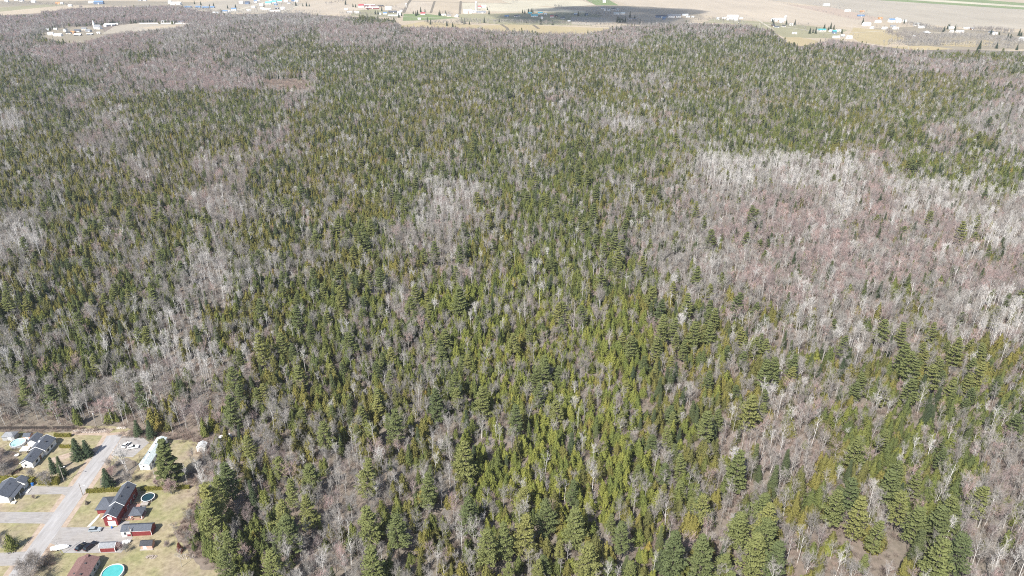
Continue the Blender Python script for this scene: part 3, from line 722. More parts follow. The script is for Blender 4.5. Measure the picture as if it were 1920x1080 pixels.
for ki, kind in enumerate(KINDS):
    ids = np.nonzero(pick == ki)[0]
    vis = ids[(CX[ids] > 8) & (CX[ids] < 1912) & (CY[ids] < 1075)]
    near = vis[np.argsort(DIST[vis] / S[vis])][:300]
    what, hue = LOOK[kind]
    for i in near:
        s = S[i]
        size = 'tall' if s > 1.12 else 'small' if s < 0.86 else 'mid-sized'
        if i >= n0: size = 'spreading'
        lb = '%s %s %s %s, %s' % (size, CEDAR_TONE[int(VAR[i]) // 7] if kind == 'cedar_tree' else hue, what, place_words(CX[i], CY[i]), spot(CX[i], CY[i]))
        copy_tree(kind, int(VAR[i]), (X[i], Y[i], 0), (TLX[i], TLY[i], ROT[i]), (WID[i], WID[i], s), lb, '%s %s' % (what + ('es' if what.endswith('ch') else 's'), place_words(CX[i], CY[i])))
    rest = np.setdiff1d(ids, near)
    instancer(MASS[kind], [joined(p) for p in protos[kind]], rest, 'mass of %s in the woods stretching to the far fields' % (what + ('es' if what.endswith('ch') else 's')), 'forest')

# undergrowth between the nearer trees
m_ = 26000
uy = 165 + (nrng.random(m_) ** 0.9) * 620
ux = (nrng.random(m_) * 2 - 1) * ((uy * CP + CAM_H * SP) * 1000 / FPX + 10)
ok = ~inside([(x + 0.0, y) for x, y in LAWN], ux, uy)
ux, uy = ux[ok], uy[ok]; k_ = len(ux)
us = nrng.uniform(0.6, 1.5, k_)
lit = []
for (x0, y0), (x1, y1), w_, c_ in (((-250, 270), (-190, 270), 1.6, 160), ((-180, 268), (-160, 265), 2.2, 110), ((-160, 265), (-146, 264), 2.0, 70), ((-146, 263), (-135, 260), 2.0, 60), ((-136, 258), (-135, 232), 2.2, 150), ((-129, 228), (-129, 206), 1.6, 90), ((-128, 206), (-110, 190), 1.8, 110), ((-168, 246), (-150, 236), 4, 40), ((-236, 262), (-214, 240), 4, 60), ((-172, 196), (-171, 180), 2.0, 70)):
    for _ in range(c_):
        t = rng.random(); lit.append((x0 + (x1 - x0) * t + rng.gauss(0, w_), y0 + (y1 - y0) * t + rng.gauss(0, w_)))
lit = np.array(lit); ux = np.concatenate([ux, lit[:, 0]]); uy = np.concatenate([uy, lit[:, 1]]); us = np.concatenate([us, nrng.uniform(.3, .85, len(lit))])
cl = np.array([G(rng.uniform(478, 574), rng.uniform(150, 168)) for _ in range(900)])
ux = np.concatenate([ux, cl[:, 0]]); uy = np.concatenate([uy, cl[:, 1]]); k_ = len(ux); us = np.concatenate([us, nrng.uniform(.8, 1.6, 900)])
instancer('undergrowth', [make_brush(700 + i).mesh('brush_shape', 'brush') for i in range(4)],
          (np.stack([ux, uy, np.zeros(k_)], 1), np.stack([np.zeros(k_), np.zeros(k_), nrng.uniform(0, 6.28, k_)], 1), np.stack([us, us, us * nrng.uniform(.7, 1.2, k_)], 1), (nrng.random(k_) * 4).astype(int)),
          'brown leafless undergrowth between the tree trunks', 'undergrowth')

# ------------------------------------------------------------------ buildings
def volume(parent, cx, cy, L, W, he, hr, wall, roof, ridge='x', over=0.4, style='gable', z0=0.0, trim=None, nowall=False):
    """one block of a building in its own frame: wall and roof; the ridge runs along x or y"""
    def T(p):
        x, y, z = p
        return (cx + x, cy + y, z0 + z) if ridge == 'x' else (cx - y, cy + x, z0 + z)
    l, w = L / 2, W / 2
    wl = None
    if not nowall:
        mb = MB()
        if style == 'gable':
            vs = [(-l, -w, 0), (l, -w, 0), (l, w, 0), (-l, w, 0), (-l, -w, he), (l, -w, he), (l, w, he), (-l, w, he), (-l, 0, hr - 0.03), (l, 0, hr - 0.03)]
            fs = [(0, 1, 5, 4), (2, 3, 7, 6), (3, 0, 4, 8, 7), (1, 2, 6, 9, 5), (4, 5, 9, 8), (6, 7, 8, 9), (0, 3, 2, 1)]
        else:
            vs = [(-l, -w, 0), (l, -w, 0), (l, w, 0), (-l, w, 0), (-l, -w, he), (l, -w, he), (l, w, he), (-l, w, he)]
            fs = [(0, 1, 5, 4), (1, 2, 6, 5), (2, 3, 7, 6), (3, 0, 4, 7), (4, 5, 6, 7), (0, 3, 2, 1)]
        mb.add([T(p) for p in vs], fs); wl = mb.build('wall', wall, parent)
    sl = (hr - he) / w; lo = he - over * sl + 0.05; t = 0.16
    lx, wy = l + over, w + over
    mb = MB()
    if style == 'gable':
        vs = []
        for x in (-lx, lx):
            vs += [(x, -wy, lo), (x, 0, hr + 0.05), (x, wy, lo), (x, wy, lo + t), (x, 0, hr + 0.05 + t), (x, -wy, lo + t)]
        fs = [(0, 1, 4, 5), (1, 2, 3, 4), (6, 11, 10, 7), (7, 10, 9, 8), (5, 4, 10, 11), (4, 3, 9, 10), (1, 0, 6, 7), (2, 1, 7, 8), (0, 5, 11, 6), (3, 2, 8, 9)]
    elif style == 'hip':
        rl = max(0.2, lx - wy)
        vs = [(-lx, -wy, lo), (lx, -wy, lo), (lx, wy, lo), (-lx, wy, lo), (-lx, -wy, lo + t), (lx, -wy, lo + t), (lx, wy, lo + t), (-lx, wy, lo + t), (-rl, 0, hr + t), (rl, 0, hr + t)]
        fs = [(0, 3, 2, 1), (0, 1, 5, 4), (1, 2, 6, 5), (2, 3, 7, 6), (3, 0, 4, 7), (4, 5, 9, 8), (6, 7, 8, 9), (5, 6, 9), (7, 4, 8)]
    elif style == 'round':
        vs = []; n = 8
        for x in (-lx, lx):
            for i in range(n + 1):
                a = math.pi * i / n; vs.append((x, -math.cos(a) * (w + 0.05), he + math.sin(a) * (hr - he)))
        fs = [(i, n + 1 + i, n + 2 + i, i + 1) for i in range(n)] + [tuple(range(n + 1)), tuple(reversed(range(n + 1, 2 * n + 2)))]
    else:   # low mono pitch
        vs = [(-lx, -wy, he + 0.02), (lx, -wy, he + 0.02), (lx, wy, hr), (-lx, wy, hr), (-lx, -wy, he + 0.02 + t), (lx, -wy, he + 0.02 + t), (lx, wy, hr + t), (-lx, wy, hr + t)]
        fs = [(0, 3, 2, 1), (4, 5, 6, 7), (0, 1, 5, 4), (1, 2, 6, 5), (2, 3, 7, 6), (3, 0, 4, 7)]
    mb.add([T(p) for p in vs], fs); rf = mb.build('roof', roof, parent)
    if trim and style == 'gable':      # pale boards along the gable edges
        mb = MB()
        for sx in (-1, 1):
            x0, x1 = sorted((sx * (lx + 0.01), sx * (lx + 0.09)))
            for sy in (-1, 1):
                vs = []
                for x in (x0, x1):
                    vs += [(x, sy * wy, lo - 0.06), (x, 0, hr), (x, 0, hr + 0.26), (x, sy * wy, lo + 0.20)]
                mb.add([T(p) for p in vs], [(0, 1, 2, 3), (7, 6, 5, 4), (0, 4, 5, 1), (1, 5, 6, 2), (2, 6, 7, 3), (3, 7, 4, 0)])
        mb.build('trim', trim, rf)
    return wl, rf
def opening(parent, x, y, z, w, h, face, name='window', frame='trim', pane='glass'):
    """window or door on an outer wall: face is the outward direction -x +x -y +y"""
    d = 0.05
    fx = {'-y': lambda a, b, c, e, g_: (x + a, x + b, y - e, y - c, z + g_[0], z + g_[1]), '+y': lambda a, b, c, e, g_: (x + a, x + b, y + c, y + e, z + g_[0], z + g_[1]),
          '-x': lambda a, b, c, e, g_: (x - e, x - c, y + a, y + b, z + g_[0], z + g_[1]), '+x': lambda a, b, c, e, g_: (x + c, x + e, y + a, y + b, z + g_[0], z + g_[1])}[face]
    o = MB().box(*fx(-w / 2 - .1, w / 2 + .1, 0.0, d, (-.1, h + .1))).build(name, frame, parent)
    if pane:
        MB().box(*fx(-w / 2, w / 2, d, d + 0.015, (0, h))).build('pane', pane, o)
    return o
def stub(parent, x, y, z, s=0.3, h=0.5, mat='dark_wall', name='vent'):
    return MB().box(x - s, x + s, y - s, y + s, z, z + h).build(name, mat, parent)

# long red house with the grey roof: two blocks in line, a hipped wing on the street side
h = thing('house', 'long red house with grey roof, white gable trim and a wing toward the road', 'house', (-157.0, 209.6), VA)
volume(h, 0.05, 3.1, 6.4, 5.0, 4.4, 6.2, 'red_wall', 'slate_roof', 'y', 0.35, trim='trim')
w_, rf = volume(h, 0.25, 11.9, 11.2, 5.4, 4.6, 6.6, 'red_wall', 'slate_roof', 'y', 0.3, trim='trim')
volume(h, -5.2, 10.0, 6.6, 6.4, 2.7, 4.5, 'red_wall', 'slate_roof', 'y', 0.5, 'hip')
opening(h, 0.05, -0.1, 3.3, 1.3, 1.3, '-y', pane=None); opening(h, 0.35, -0.1, 0.1, 2.7, 2.3, '-y', 'door', 'trim', None)
opening(h, -5.8, 6.8, 1.0, 1.4, 1.2, '-y'); opening(h, -8.4, 9.0, 1.0, 1.5, 1.2, '-x'); opening(h, -8.4, 11.6, 1.0, 1.5, 1.2, '-x')
for yy in (8.4, 11.4, 14.4): opening(h, 2.95, yy, 1.0, 1.3, 1.2, '+x')
for px_, py_, z_ in ((-0.4, 3.0, 5.9), (0.0, 9.4, 6.4), (0.2, 14.6, 6.4)): stub(h, px_ + 0.8, py_, z_ - 0.3, 0.25, 0.55)
st = MB()
for i in range(3): st.box(-7.2, -5.6, 5.0 - i * .35 + .9, 6.6, 0, 0.55 - i * 0.18)
st.build('porch_step', 'wood', h)
# deck, gazebo and the pools
d = thing('deck', 'reddish wooden deck between the red house and the gazebo', 'deck', (-152.6, 216.8), VA)
for i in range(18):
    MB().box(-2.35, 2.2, -4.8 + i * 0.5, -4.8 + i * 0.5 + 0.46, 0.55, 0.62).build('plank', 'deck', d)
mb = MB()
for x in (-2.2, 2.05):
    for y in (-4.6, -0.4, 3.9): mb.box(x - .08, x + .08, y - .08, y + .08, 0.0, 0.55)
mb.build('leg', 'wood', d)
for y in (-4.8, 4.15):
    mb = MB().box(-2.3, 2.15, y - .03, y + .03, 1.35, 1.43)
    for x in np.arange(-2.2, 2.2, 0.7): mb.box(x - .04, x + .04, y - .03, y + .03, 0.62, 1.35)
    mb.build('railing', 'wood', d)
gz = thing('gazebo', 'gazebo with dark grey roof on posts beside the deck', 'gazebo', (-149.0, 214.9), VA)
volume(gz, 0, 0, 4.6, 4.4, 2.4, 3.3, 'wood', 'slate_roof', 'x', 0.3, 'hip', nowall=True)
for x in (-2.1, 2.1):
    for y in (-2.0, 2.0): MB().box(x - .12, x + .12, y - .12, y + .12, 0, 2.36).build('post', 'trim', gz)
MB().box(-2.4, 2.4, -2.3, 2.3, 0.05, 0.3).build('floor_platform', 'deck', gz)
MB().box(-1.2, 1.2, -1.9, -1.2, 0.3, 0.75).build('bench', 'wood', gz)
def pool(x, y, r, h_, water, wallm, label, name='swimming_pool'):
    p = thing(name, label, 'pool', (x, y))
    MB().lathe([(r, 0.0), (r, h_), (r - .06, h_), (r - .06, 0.1)], 36).build('pool_wall', wallm, p)
    MB().lathe([(r + .14, h_ + .01), (r + .14, h_ + .07), (r - .14, h_ + .07), (r - .14, h_ + .01), (r + .14, h_ + .01)], 36).build('rim', 'pool_wall', p)
    MB().lathe([(r - .07, h_ - .22), (0.001, h_ - .22)], 36).build('water', water, p)
    for i in range(10):
        a = i * 0.6283; MB().box(r + .01, r + .10, -.07, .07, 0, h_).build('upright', 'pool_wall', p).rotation_euler = (0, 0, a)
    ld = MB()
    for yy in (-.25, .25): ld.tube((r + .35, yy, 0), (r + .05, yy, h_ + .55), .035, .035, 6); ld.tube((r + .05, yy, h_ + .55), (r - .35, yy, h_ - .2), .035, .035, 6)
    for z in (.3, .65, 1.0): ld.tube((r + .28 - z * .15, -.25, z), (r + .28 - z * .15, .25, z), .03, .03, 6)
    ld.build('ladder', 'metal', p)
    return p
pool(-144.4, 185.6, 3.7, 1.25, 'pool_water', 'pool_wall', 'round pool with bright turquoise water beside the brown-roofed house')
pool(-149.4, 224.2, 2.5, 1.2, 'dark_water', 'pool_wall_dark', 'round pool with dark water behind the red house')
p3 = pool(-225.0, 259.6, 3.1, 1.2, 'pale_water', 'pool_wall', 'oval pool with pale aqua water behind the white house')
d = thing('pool_platform', 'small wooden platform at the edge of the dark pool', 'deck', (-149.2, 220.6), VA)
MB().box(-1.5, 1.4, -0.9, 0.8, 0.9, 1.0).build('platform_top', 'grey_wood', d)
for x in (-1.4, 1.3):
    for y in (-.8, .7): MB().box(x - .06, x + .06, y - .06, y + .06, 0, 0.9).build('leg', 'wood', d)
for i in range(3): MB().box(-0.5, 0.5, -1.2 - i * .28, -0.92 - i * .28, 0.0, 0.7 - i * .22).build('step', 'grey_wood', d)

h = thing('garage', 'long low red garage with grey roof and white corner porch', 'garage', (-144.6, 206.2), VA)
volume(h, 0.9, 0, 9.2, 4.0, 2.5, 3.7, 'red_wall', 'slate_roof', 'x', 0.12)
w_, rf = volume(h, -4.75, 0, 2.0, 4.0, 2.5, 3.7, 'white_wall', 'slate_roof', 'x', 0.12)
opening(h, -4.3, -2.0, 0.9, 0.8, 1.3, '-y', pane='glass'); opening(h, -3.0, -2.0, 1.2, 1.1, 0.9, '-y', pane=None); opening(h, -5.75, 0, 0.05, 0.9, 2.0, '-x', 'door', 'trim', None)
MB().box(-3.6, 5.52, -2.06, -2.0, 2.25, 2.47).build('fascia', 'trim', h); MB().box(5.4, 5.54, -2.08, -2.0, 0, 2.25).build('corner_board', 'trim', h)
stub(h, 0.0, 0.4, 3.4, 0.25, 0.5)
h = thing('garden_shed', 'small red shed with grey roof beside the black cars', 'shed', (-151.8, 197.6), VA)
volume(h, 0, 0, 5.6, 2.9, 2.2, 3.1, 'red_wall', 'grey_roof', 'x', 0.15, trim='trim')
MB().box(-2.8, 2.8, -1.52, -1.46, 1.95, 2.17).build('fascia', 'trim', h)
for x in (-2.74, 2.74): MB().box(x - .1, x + .1, -1.53, -1.46, 0, 1.95).build('corner_board', 'trim', h)
h = thing('garden_shed', 'dark grey roofed shed with reddish front on the lawn', 'shed', (-137.8, 198.8), VA)
volume(h, 0, 0, 4.2, 2.6, 2.0, 3.0, 'pink_wall', 'dark_roof', 'x', 0.25)
MB().box(-2.4, 2.4, -1.9, -1.36, 0.0, 0.35).build('step', 'grey_wood', h)
opening(h, -0.6, -1.3, 0.05, 1.0, 1.8, '-y', 'door', 'trim', None)

h = thing('house', 'house with brown shingle roof beside the turquoise pool', 'house', (-154.8, 184.2), VA)
volume(h, 0, 0, 12.6, 7.2, 2.9, 4.4, 'grey_wall', 'brown_roof', 'y', 0.35)
for y in (-4, -1.0, 2.2, 4.6): opening(h, 3.6, y, 0.9, 1.1, 1.2, '+x')
opening(h, 0.6, 6.3, 1.0, 1.4, 1.2, '+y')
for x, y, z in ((0.9, 2.6, 4.0), (-0.8, -2.0, 4.1), (1.4, -2.2, 3.9)): stub(h, x, y, z - 0.2, 0.28, 0.6)
stub(h, 0.2, 5.9, 0.0, 0.5, 5.0, 'brown_roof', 'chimney')

h = thing('mobile_home', 'long pale mobile home with mint grey roof under the tall pine', 'mobile home', (-159.2, 251.4), VA * 0.4)
volume(h, 0, 0, 18.6, 4.3, 2.9, 3.7, 'white_wall', 'mint_roof', 'y', 0.2)
opening(h, -0.3, -9.3, 1.6, 0.6, 0.8, '-y'); 
for y in (-6, -2, 2, 6): opening(h, 2.15, y, 1.1, 1.2, 1.1, '+x')
for y in (-5, 3): opening(h, -2.15, y, 1.1, 1.2, 1.1, '-x')
stub(h, -0.4, -2.0, 3.4, 0.3, 0.5); stub(h, -0.3, 4.0, 3.4, 0.3, 0.5)
h = thing('garden_shed', 'small white shed in the clearing behind the mobile home', 'shed', (-139.8, 256.4), VA)
volume(h, 0, 0, 3.6, 3.6, 2.1, 3.1, 'white_wall', 'light_roof', 'y', 0.2)
opening(h, 0.1, -1.8, 0.05, 1.3, 1.8, '-y', 'door', 'grey_wood', None)
h = thing('travel_trailer', 'pale trailer half hidden among bare trees past the white shed', 'trailer', (-131.6, 262.6), R(20))
mb = MB(); pr = [(-2.6, .6), (-2.8, 1.6), (-2.4, 2.5), (2.3, 2.6), (2.9, 1.8), (2.6, .6)]
mb.add([(x, -1.1, z) for x, z in pr] + [(x, 1.1, z) for x, z in pr], [tuple(range(6)), tuple(reversed(range(6, 12)))] + [(i, 6 + i, 6 + (i + 1) % 6, (i + 1) % 6) for i in range(6)])
mb.build('body', 'white_wall', h); opening(h, 0, -1.1, 1.3, 1.4, .7, '-y')
for x in (-.5, .4):
    for y in (-1.0, 1.0): MB().tube((x, y - .1, .35), (x, y + .1, .35), .35, .35, 12).build('wheel', 'rubber', h)

h = thing('house', 'white house with three dark grey roof blocks behind the spruces', 'house', (-210.8, 247.6), VA * 0.5)
volume(h, 0, 0, 8.2, 4.8, 2.9, 4.3, 'white_wall', 'slate_roof', 'y', 0.35, trim='trim')
volume(h, 0.0, 8.4, 8.2, 6.6, 3.0, 4.9, 'white_wall', 'slate_roof', 'y', 0.35, trim='trim')
volume(h, -6.2, 13.2, 5.2, 4.0, 2.7, 3.9, 'white_wall', 'slate_roof', 'y', 0.3)
opening(h, -0.6, -4.1, 1.0, 0.9, 1.1, '-y'); opening(h, 2.4, -1.2, .9, 1.6, 1.2, '+x'); opening(h, 2.4, 1.6, .1, 1.0, 2.0, '+x', 'door', 'brown_wall', None)
for y in (6.2, 9.0): opening(h, 3.3, y, .9, 1.5, 1.2, '+x')
stub(h, 0.4, -1.4, 4.0, .25, .5); stub(h, -0.6, 8.0, 4.4, .35, .8, 'trim', 'skylight'); stub(h, 1.6, 8.6, 4.2, .25, .5)
h = thing('pergola', 'pale blue-grey covered pergola beside the white house', 'pergola', (-217.4, 253.4), VA)
volume(h, 0, 0, 3.2, 2.8, 2.4, 2.7, 'wood', 'light_roof', 'x', 0.15, 'mono', nowall=True)
for x in (-1.5, 1.5):
    for y in (-1.3, 1.3): MB().box(x - .08, x + .08, y - .08, y + .08, 0, 2.4).build('post', 'dark_wall', h)
tb = thing('garden_table', 'white garden table beside the pergola', 'table', (-220.4, 251.4))
MB().lathe([(0.001, .75), (.9, .75), (.9, .70), (0.001, .70)], 16).build('table_top', 'trim', tb); MB().tube((0, 0, 0), (0, 0, .7), .25, .1, 8).build('leg', 'trim', tb)
h = thing('garden_shed', 'grey shed with pale front against the dark fence', 'shed', (-231.2, 264.2), VA)
volume(h, 0, 0, 5.4, 3.6, 2.2, 3.4, 'grey_wall', 'grey_roof', 'x', 0.25, 'hip'); opening(h, 0.6, -1.8, 0.05, 1.4, 1.9, '-y', 'door', 'trim', None)
h = thing('garden_shed', 'brown shed with dark roof behind the oval pool', 'shed', (-222.8, 264.0), VA)
volume(h, 0, 0, 2.9, 2.8, 2.1, 2.9, 'pink_wall', 'slate_roof', 'x', 0.2); opening(h, 0.2, -1.4, .05, 1.0, 1.8, '-y', 'door', 'trim', None)

h = thing('house', 'white house with dark grey roof and porch at the blue barrels', 'house', (-209.0, 226.6), VA)
volume(h, 0, 0, 9.4, 7.4, 3.0, 4.9, 'white_wall', 'slate_roof', 'y', 0.4, trim='trim')
volume(h, 3.1, 5.4, 3.2, 5.0, 2.8, 4.2, 'white_wall', 'slate_roof', 'y', 0.3)
volume(h, 4.7, -0.6, 7.2, 2.0, 2.3, 2.8, 'dark_wall', 'slate_roof', 'y', 0.1, 'mono', nowall=True)
for y in (-4.0, -.6, 2.8): MB().box(5.55, 5.7, y - .08, y + .08, 0, 2.3).build('post', 'trim', h)
opening(h, -1.6, -4.7, 1.0, 1.0, 1.2, '-y'); opening(h, 3.7, -1.0, .1, 1.0, 2.0, '+x', 'door', 'brown_wall', None); opening(h, 3.7, 1.4, .9, 1.5, 1.2, '+x')
stub(h, 1.2, 1.6, 4.2, .25, .5)
MB().box(6.0, 8.0, 0.5, 3.2, 0.05, .3).build('porch_step', 'concrete', h); MB().box(4.4, 6.2, -5.6, -4.2, .05, .5).build('porch_step', 'concrete', h)

def barrel(x, y, label, hh=1.0, r=.42):
    o = thing('barrel', label, 'barrel', (x, y)); MB().lathe([(0.001, 0), (r * .85, 0), (r, .2), (r, hh - .2), (r * .85, hh), (0.001, hh)], 14).build('drum', 'blue_plastic', o)
    MB().lathe([(r * .5, hh + .01), (r * .5, hh + .06), (0.001, hh + .06)], 12).build('lid', 'blue_plastic', o)
barrel(-202.0, 232.6, 'larger blue barrel beside the hedge end', 1.3, .6)
barrel(-203.4, 209.6, 'blue barrel at the lawn corner beside the lower driveway')
barrel(-156.3, 208.2, 'small blue barrel in front of the red house door', .9, .35)

# ------------------------------------------------------------------ vehicles
def car(x, y, rz, body, label, name='parked_car', L=4.6, W=1.82, Hh=1.5, suv=False):
    c = thing(name, label, 'car', (x, y, 0.06), rz, 'parked cars')
    k = L / 4.6; zt = Hh
    low = [(-2.28, .42), (-2.3, .78), (-2.2, .98), (-1.2, 1.0), (1.0, .98), (1.9, .86), (2.25, .68), (2.3, .42)] if not suv else [(-2.28, .42), (-2.3, .9), (-2.25, 1.05), (-1.2, 1.06), (1.0, 1.04), (2.05, .95), (2.26, .75), (2.3, .42)]
    top = [(-1.85, 1.0), (-1.35, zt - .03), (.1, zt), (.95, 1.0)] if not suv else [(-2.15, 1.05), (-1.85, zt - .02), (.1, zt), (.95, 1.05)]
    def loft(prof, w0, w1, z_lo, z_hi):
        n = len(prof); vs = []
        for s in (-1, 1):
            for px, pz in prof:
                f = (pz - z_lo) / max(.01, z_hi - z_lo); vs.append((px * k, s * (w0 + (w1 - w0) * f), pz))
        return vs, [tuple(range(n)), tuple(reversed(range(n, 2 * n)))] + [(i, n + i, n + (i + 1) % n, (i + 1) % n) for i in range(n)]
    MB().add(*loft(low, W / 2, W / 2 - .06, .42, 1.0)).build('body', body, c)
    cb = MB().add(*loft(top, W / 2 - .1, W / 2 - .28, 1.0, zt)); cb.build('window', 'glass', c)
    rx0, rx1 = top[1][0], top[2][0]
    MB().box((rx0 + .02) * k, (rx1 + .02) * k, -W / 2 + .29, W / 2 - .29, zt - .01, zt + .045).build('roof', body, c)
    for sx in (-1.42, 1.42):
        for sy in (-1, 1):
            wl = MB().tube((sx * k, sy * (W / 2 - .2), .32), (sx * k, sy * (W / 2 + .02), .32), .33, .33, 14).build('wheel', 'rubber', c)
            MB().tube((sx * k, sy * (W / 2 + .02), .32), (sx * k, sy * (W / 2 + .035), .32), .2, .19, 10).build('rim', 'metal', wl)
    for sy in (-.62, .62):
        MB().box(2.2 * k, 2.31 * k, sy - .2, sy + .2, .6, .74).build('headlight', 'trim', c)
        MB().box(-2.33 * k, -2.28 * k, sy - .18, sy + .18, .72, .88).build('tail_light', 'red_roof', c)
    return c
car(-162.0, 206.9, R(4), 'car_silver', 'silver grey wagon parked before the red house', Hh=1.55, suv=True)
car(-162.9, 198.3, R(68), 'car_black', 'black car with pale mark parked beside the longer black car', L=4.4, Hh=1.5)
car(-159.5, 198.5, R(66), 'car_black', 'longer black car parked nearer the red shed', L=5.1, W=1.95, Hh=1.75, suv=True)
car(-175.3, 258.6, R(80), 'car_white', 'white car parked close to the end of the road', L=4.3)
car(-171.4, 257.0, R(15), 'car_white', 'white car parked closer to the mobile home', L=4.7)
def covered(x, y, rz, L, W, H_, label, name, cat, seed):
    o = thing(name, label, cat, (x, y), rz); r = random.Random(seed)
    mb = MB(); n = 12; m = 7; vs = []
    for i in range(n + 1):
        t = i / n; xx = (t - .5) * L; w = W / 2 * max(.06, math.sin(math.pi * min(1, .12 + t * .88)) ** .55); hh = H_ * (.55 + .45 * math.sin(math.pi * (t * .8 + .1)))
        for j in range(m + 1):
            a = math.pi * j / m; vs.append((xx + r.uniform(-.05, .05), -math.cos(a) * w + r.uniform(-.06, .06), max(.25, .35 + math.sin(a) ** .7 * (hh - .35) + r.uniform(-.09, .09))))
    fs = [(i * (m + 1) + j, i * (m + 1) + j + 1, (i + 1) * (m + 1) + j + 1, (i + 1) * (m + 1) + j) for i in range(n) for j in range(m)] + [tuple(reversed(range(m + 1))), tuple(n * (m + 1) + j for j in range(m + 1))]
    mb.add(vs, fs); mb.build('cover', 'tarp', o)
    MB().box(-L * .3, L * .55, -.05, .05, .25, .35).build('trailer_frame', 'metal', o)
    for s in (-1, 1): MB().tube((-.4, s * (W / 2 - .1), .3), (-.4, s * (W / 2 + .1), .3), .3, .3, 12).build('wheel', 'rubber', o)
covered(-170.6, 197.8, R(12), 6.4, 2.2, 1.7, 'long white covered boat beside the bare trees at the road', 'covered_boat', 'boat', 3)
covered(-147.0, 200.4, R(25), 3.6, 2.0, 1.5, 'short white covered boat beyond the small red shed', 'covered_boat', 'boat', 5)

# ------------------------------------------------------------------ hedges, poles, fence, heaps
def hedge(p0, p1, hh, w, label, seed):
    r = random.Random(seed); a = Vector((p0[0], p0[1], 0)); b = Vector((p1[0], p1[1], 0)); L = (b - a).length
    o = thing('hedge', label, 'hedge', p0, math.atan2(b.y - a.y, b.x - a.x))
    MB().box(0.1, L - .1, -w * .38, w * .38, 0, hh * .86).build('inner_growth', 'hedge', o)
    mb = MB()
    for _ in range(int(L * 62)):
        s = r.random(); x = r.uniform(0, L); bump = 1 + .12 * math.sin(x * 1.9 + seed) + .1 * math.sin(x * 4.7)
        if s < .45: c = Vector((x, r.uniform(-.5, .5) * w, hh * bump * r.uniform(.86, 1.0))); nn = Vector((0, 0, 1))
        else:
            sd = r.choice((-1, 1)); c = Vector((x, sd * w * .5 * r.uniform(.82, 1.1), hh * r.uniform(.05, .95))); nn = Vector((0, sd, .3))
        card(mb, c, nn + rdir(r) * .6, Vector((0, 0, 1)) + rdir(r) * .6, r.uniform(.35, .6), r.uniform(.2, .34), r)
    mb.build('foliage', 'hedge', o)
hedge((-177.0, 228.2), (-161.0, 229.4), 1.7, 1.3, 'trimmed yellow-green hedge running from the road to the red house', 1)
hedge((-155.0, 229.6), (-143.6, 230.2), 1.6, 1.2, 'trimmed yellow-green hedge behind the dark pool', 2)
hedge((-140.6, 230.4), (-135.0, 230.8), 1.5, 1.2, 'short hedge stub beyond the round bare tree', 3)
hedge((-219.0, 234.6), (-201.8, 233.8), 3.0, 2.6, 'tall bushy yellow-green hedge behind the porch house', 4)
hedge((-200.0, 233.8), (-191.4, 233.8), 3.3, 2.6, 'tall bushy hedge end beneath the street light', 5)
hedge((-204.8, 257.6), (-198.2, 257.2), 1.4, 1.2, 'low green hedge at the garden of the white house', 6)
hedge((-212.0, 265.6), (-204.0, 265.4), 1.5, 1.4, 'low yellow-green hedge near the dark fence', 7)
f = thing('board_fence', 'dark board fence along the edge of the woods', 'fence', (-248, 270.6), R(0.4))
for i in range(17):
    x = i * 2.5
    if i in (12,): continue
    MB().box(x + .06, x + 2.44, -.03, .03, .1, 1.75).build('panel', 'fence', f); MB().box(x - .06, x + .06, -.06, .06, 0, 1.9).build('post', 'fence', f)
f = thing('board_fence', 'dark board fence running up from the wall of the white house', 'fence', (-214.6, 238.6), R(62))
for i in range(2):
    MB().box(i * 2.4 + .06, i * 2.4 + 2.34, -.03, .03, .1, 1.5).build('panel', 'fence', f); MB().box(i * 2.4 - .06, i * 2.4 + .06, -.06, .06, 0, 1.6).build('post', 'fence', f)
def pole(x, y, hh, label, lamp=False, name='utility_pole', arm=True):
    o = thing(name, label, 'pole', (x, y)); MB().tube((0, 0, 0), (0, 0, hh), .17, .11, 8).build('shaft', 'pole', o)
    if arm: MB().box(-1.0, 1.0, -.06, .06, hh - .7, hh - .55).build('crossarm', 'pole', o)
    if lamp:
        MB().tube((0, 0, hh - 1.8), (1.6, .2, hh - 1.2), .05, .04, 6).build('lamp_arm', 'metal', o); MB().box(1.5, 2.1, .05, .35, hh - 1.28, hh - 1.12).build('lamp_head', 'trim', o)
    else:
        MB().lathe([(.001, hh - 2.3), (.25, hh - 2.25), (.25, hh - 1.5), (.001, hh - 1.45)], 10, .34, 0).build('transformer', 'metal', o)
pole(-190.0, 234.9, 9.0, 'wooden pole with a street light between the spruces and the hedge', True, 'street_light', False)
pole(-195.8, 271.9, 10.0, 'wooden utility pole with transformer at the edge of the woods')
pole(-177.6, 226.4, 6.5, 'thin wooden pole at the road end of the hedge', True, 'street_light', False)
pole(-146.5, 186.5 + 17.4, 5.0, 'short pole beside the long red garage', False, 'utility_pole', False)
r = random.Random(5)
rock = MB(); t_ = (1 + 5 ** .5) / 2
iv = [Vector(v).normalized() for v in ((-1, t_, 0), (1, t_, 0), (-1, -t_, 0), (1, -t_, 0), (0, -1, t_), (0, 1, t_), (0, -1, -t_), (0, 1, -t_), (t_, 0, -1), (t_, 0, 1), (-t_, 0, -1), (-t_, 0, 1))]
IF = [(0, 11, 5), (0, 5, 1), (0, 1, 7), (0, 7, 10), (0, 10, 11), (1, 5, 9), (5, 11, 4), (11, 10, 2), (10, 7, 6), (7, 1, 8), (3, 9, 4), (3, 4, 2), (3, 2, 6), (3, 6, 8), (3, 8, 9), (4, 9, 5), (2, 4, 11), (6, 2, 10), (8, 6, 7), (9, 8, 1)]
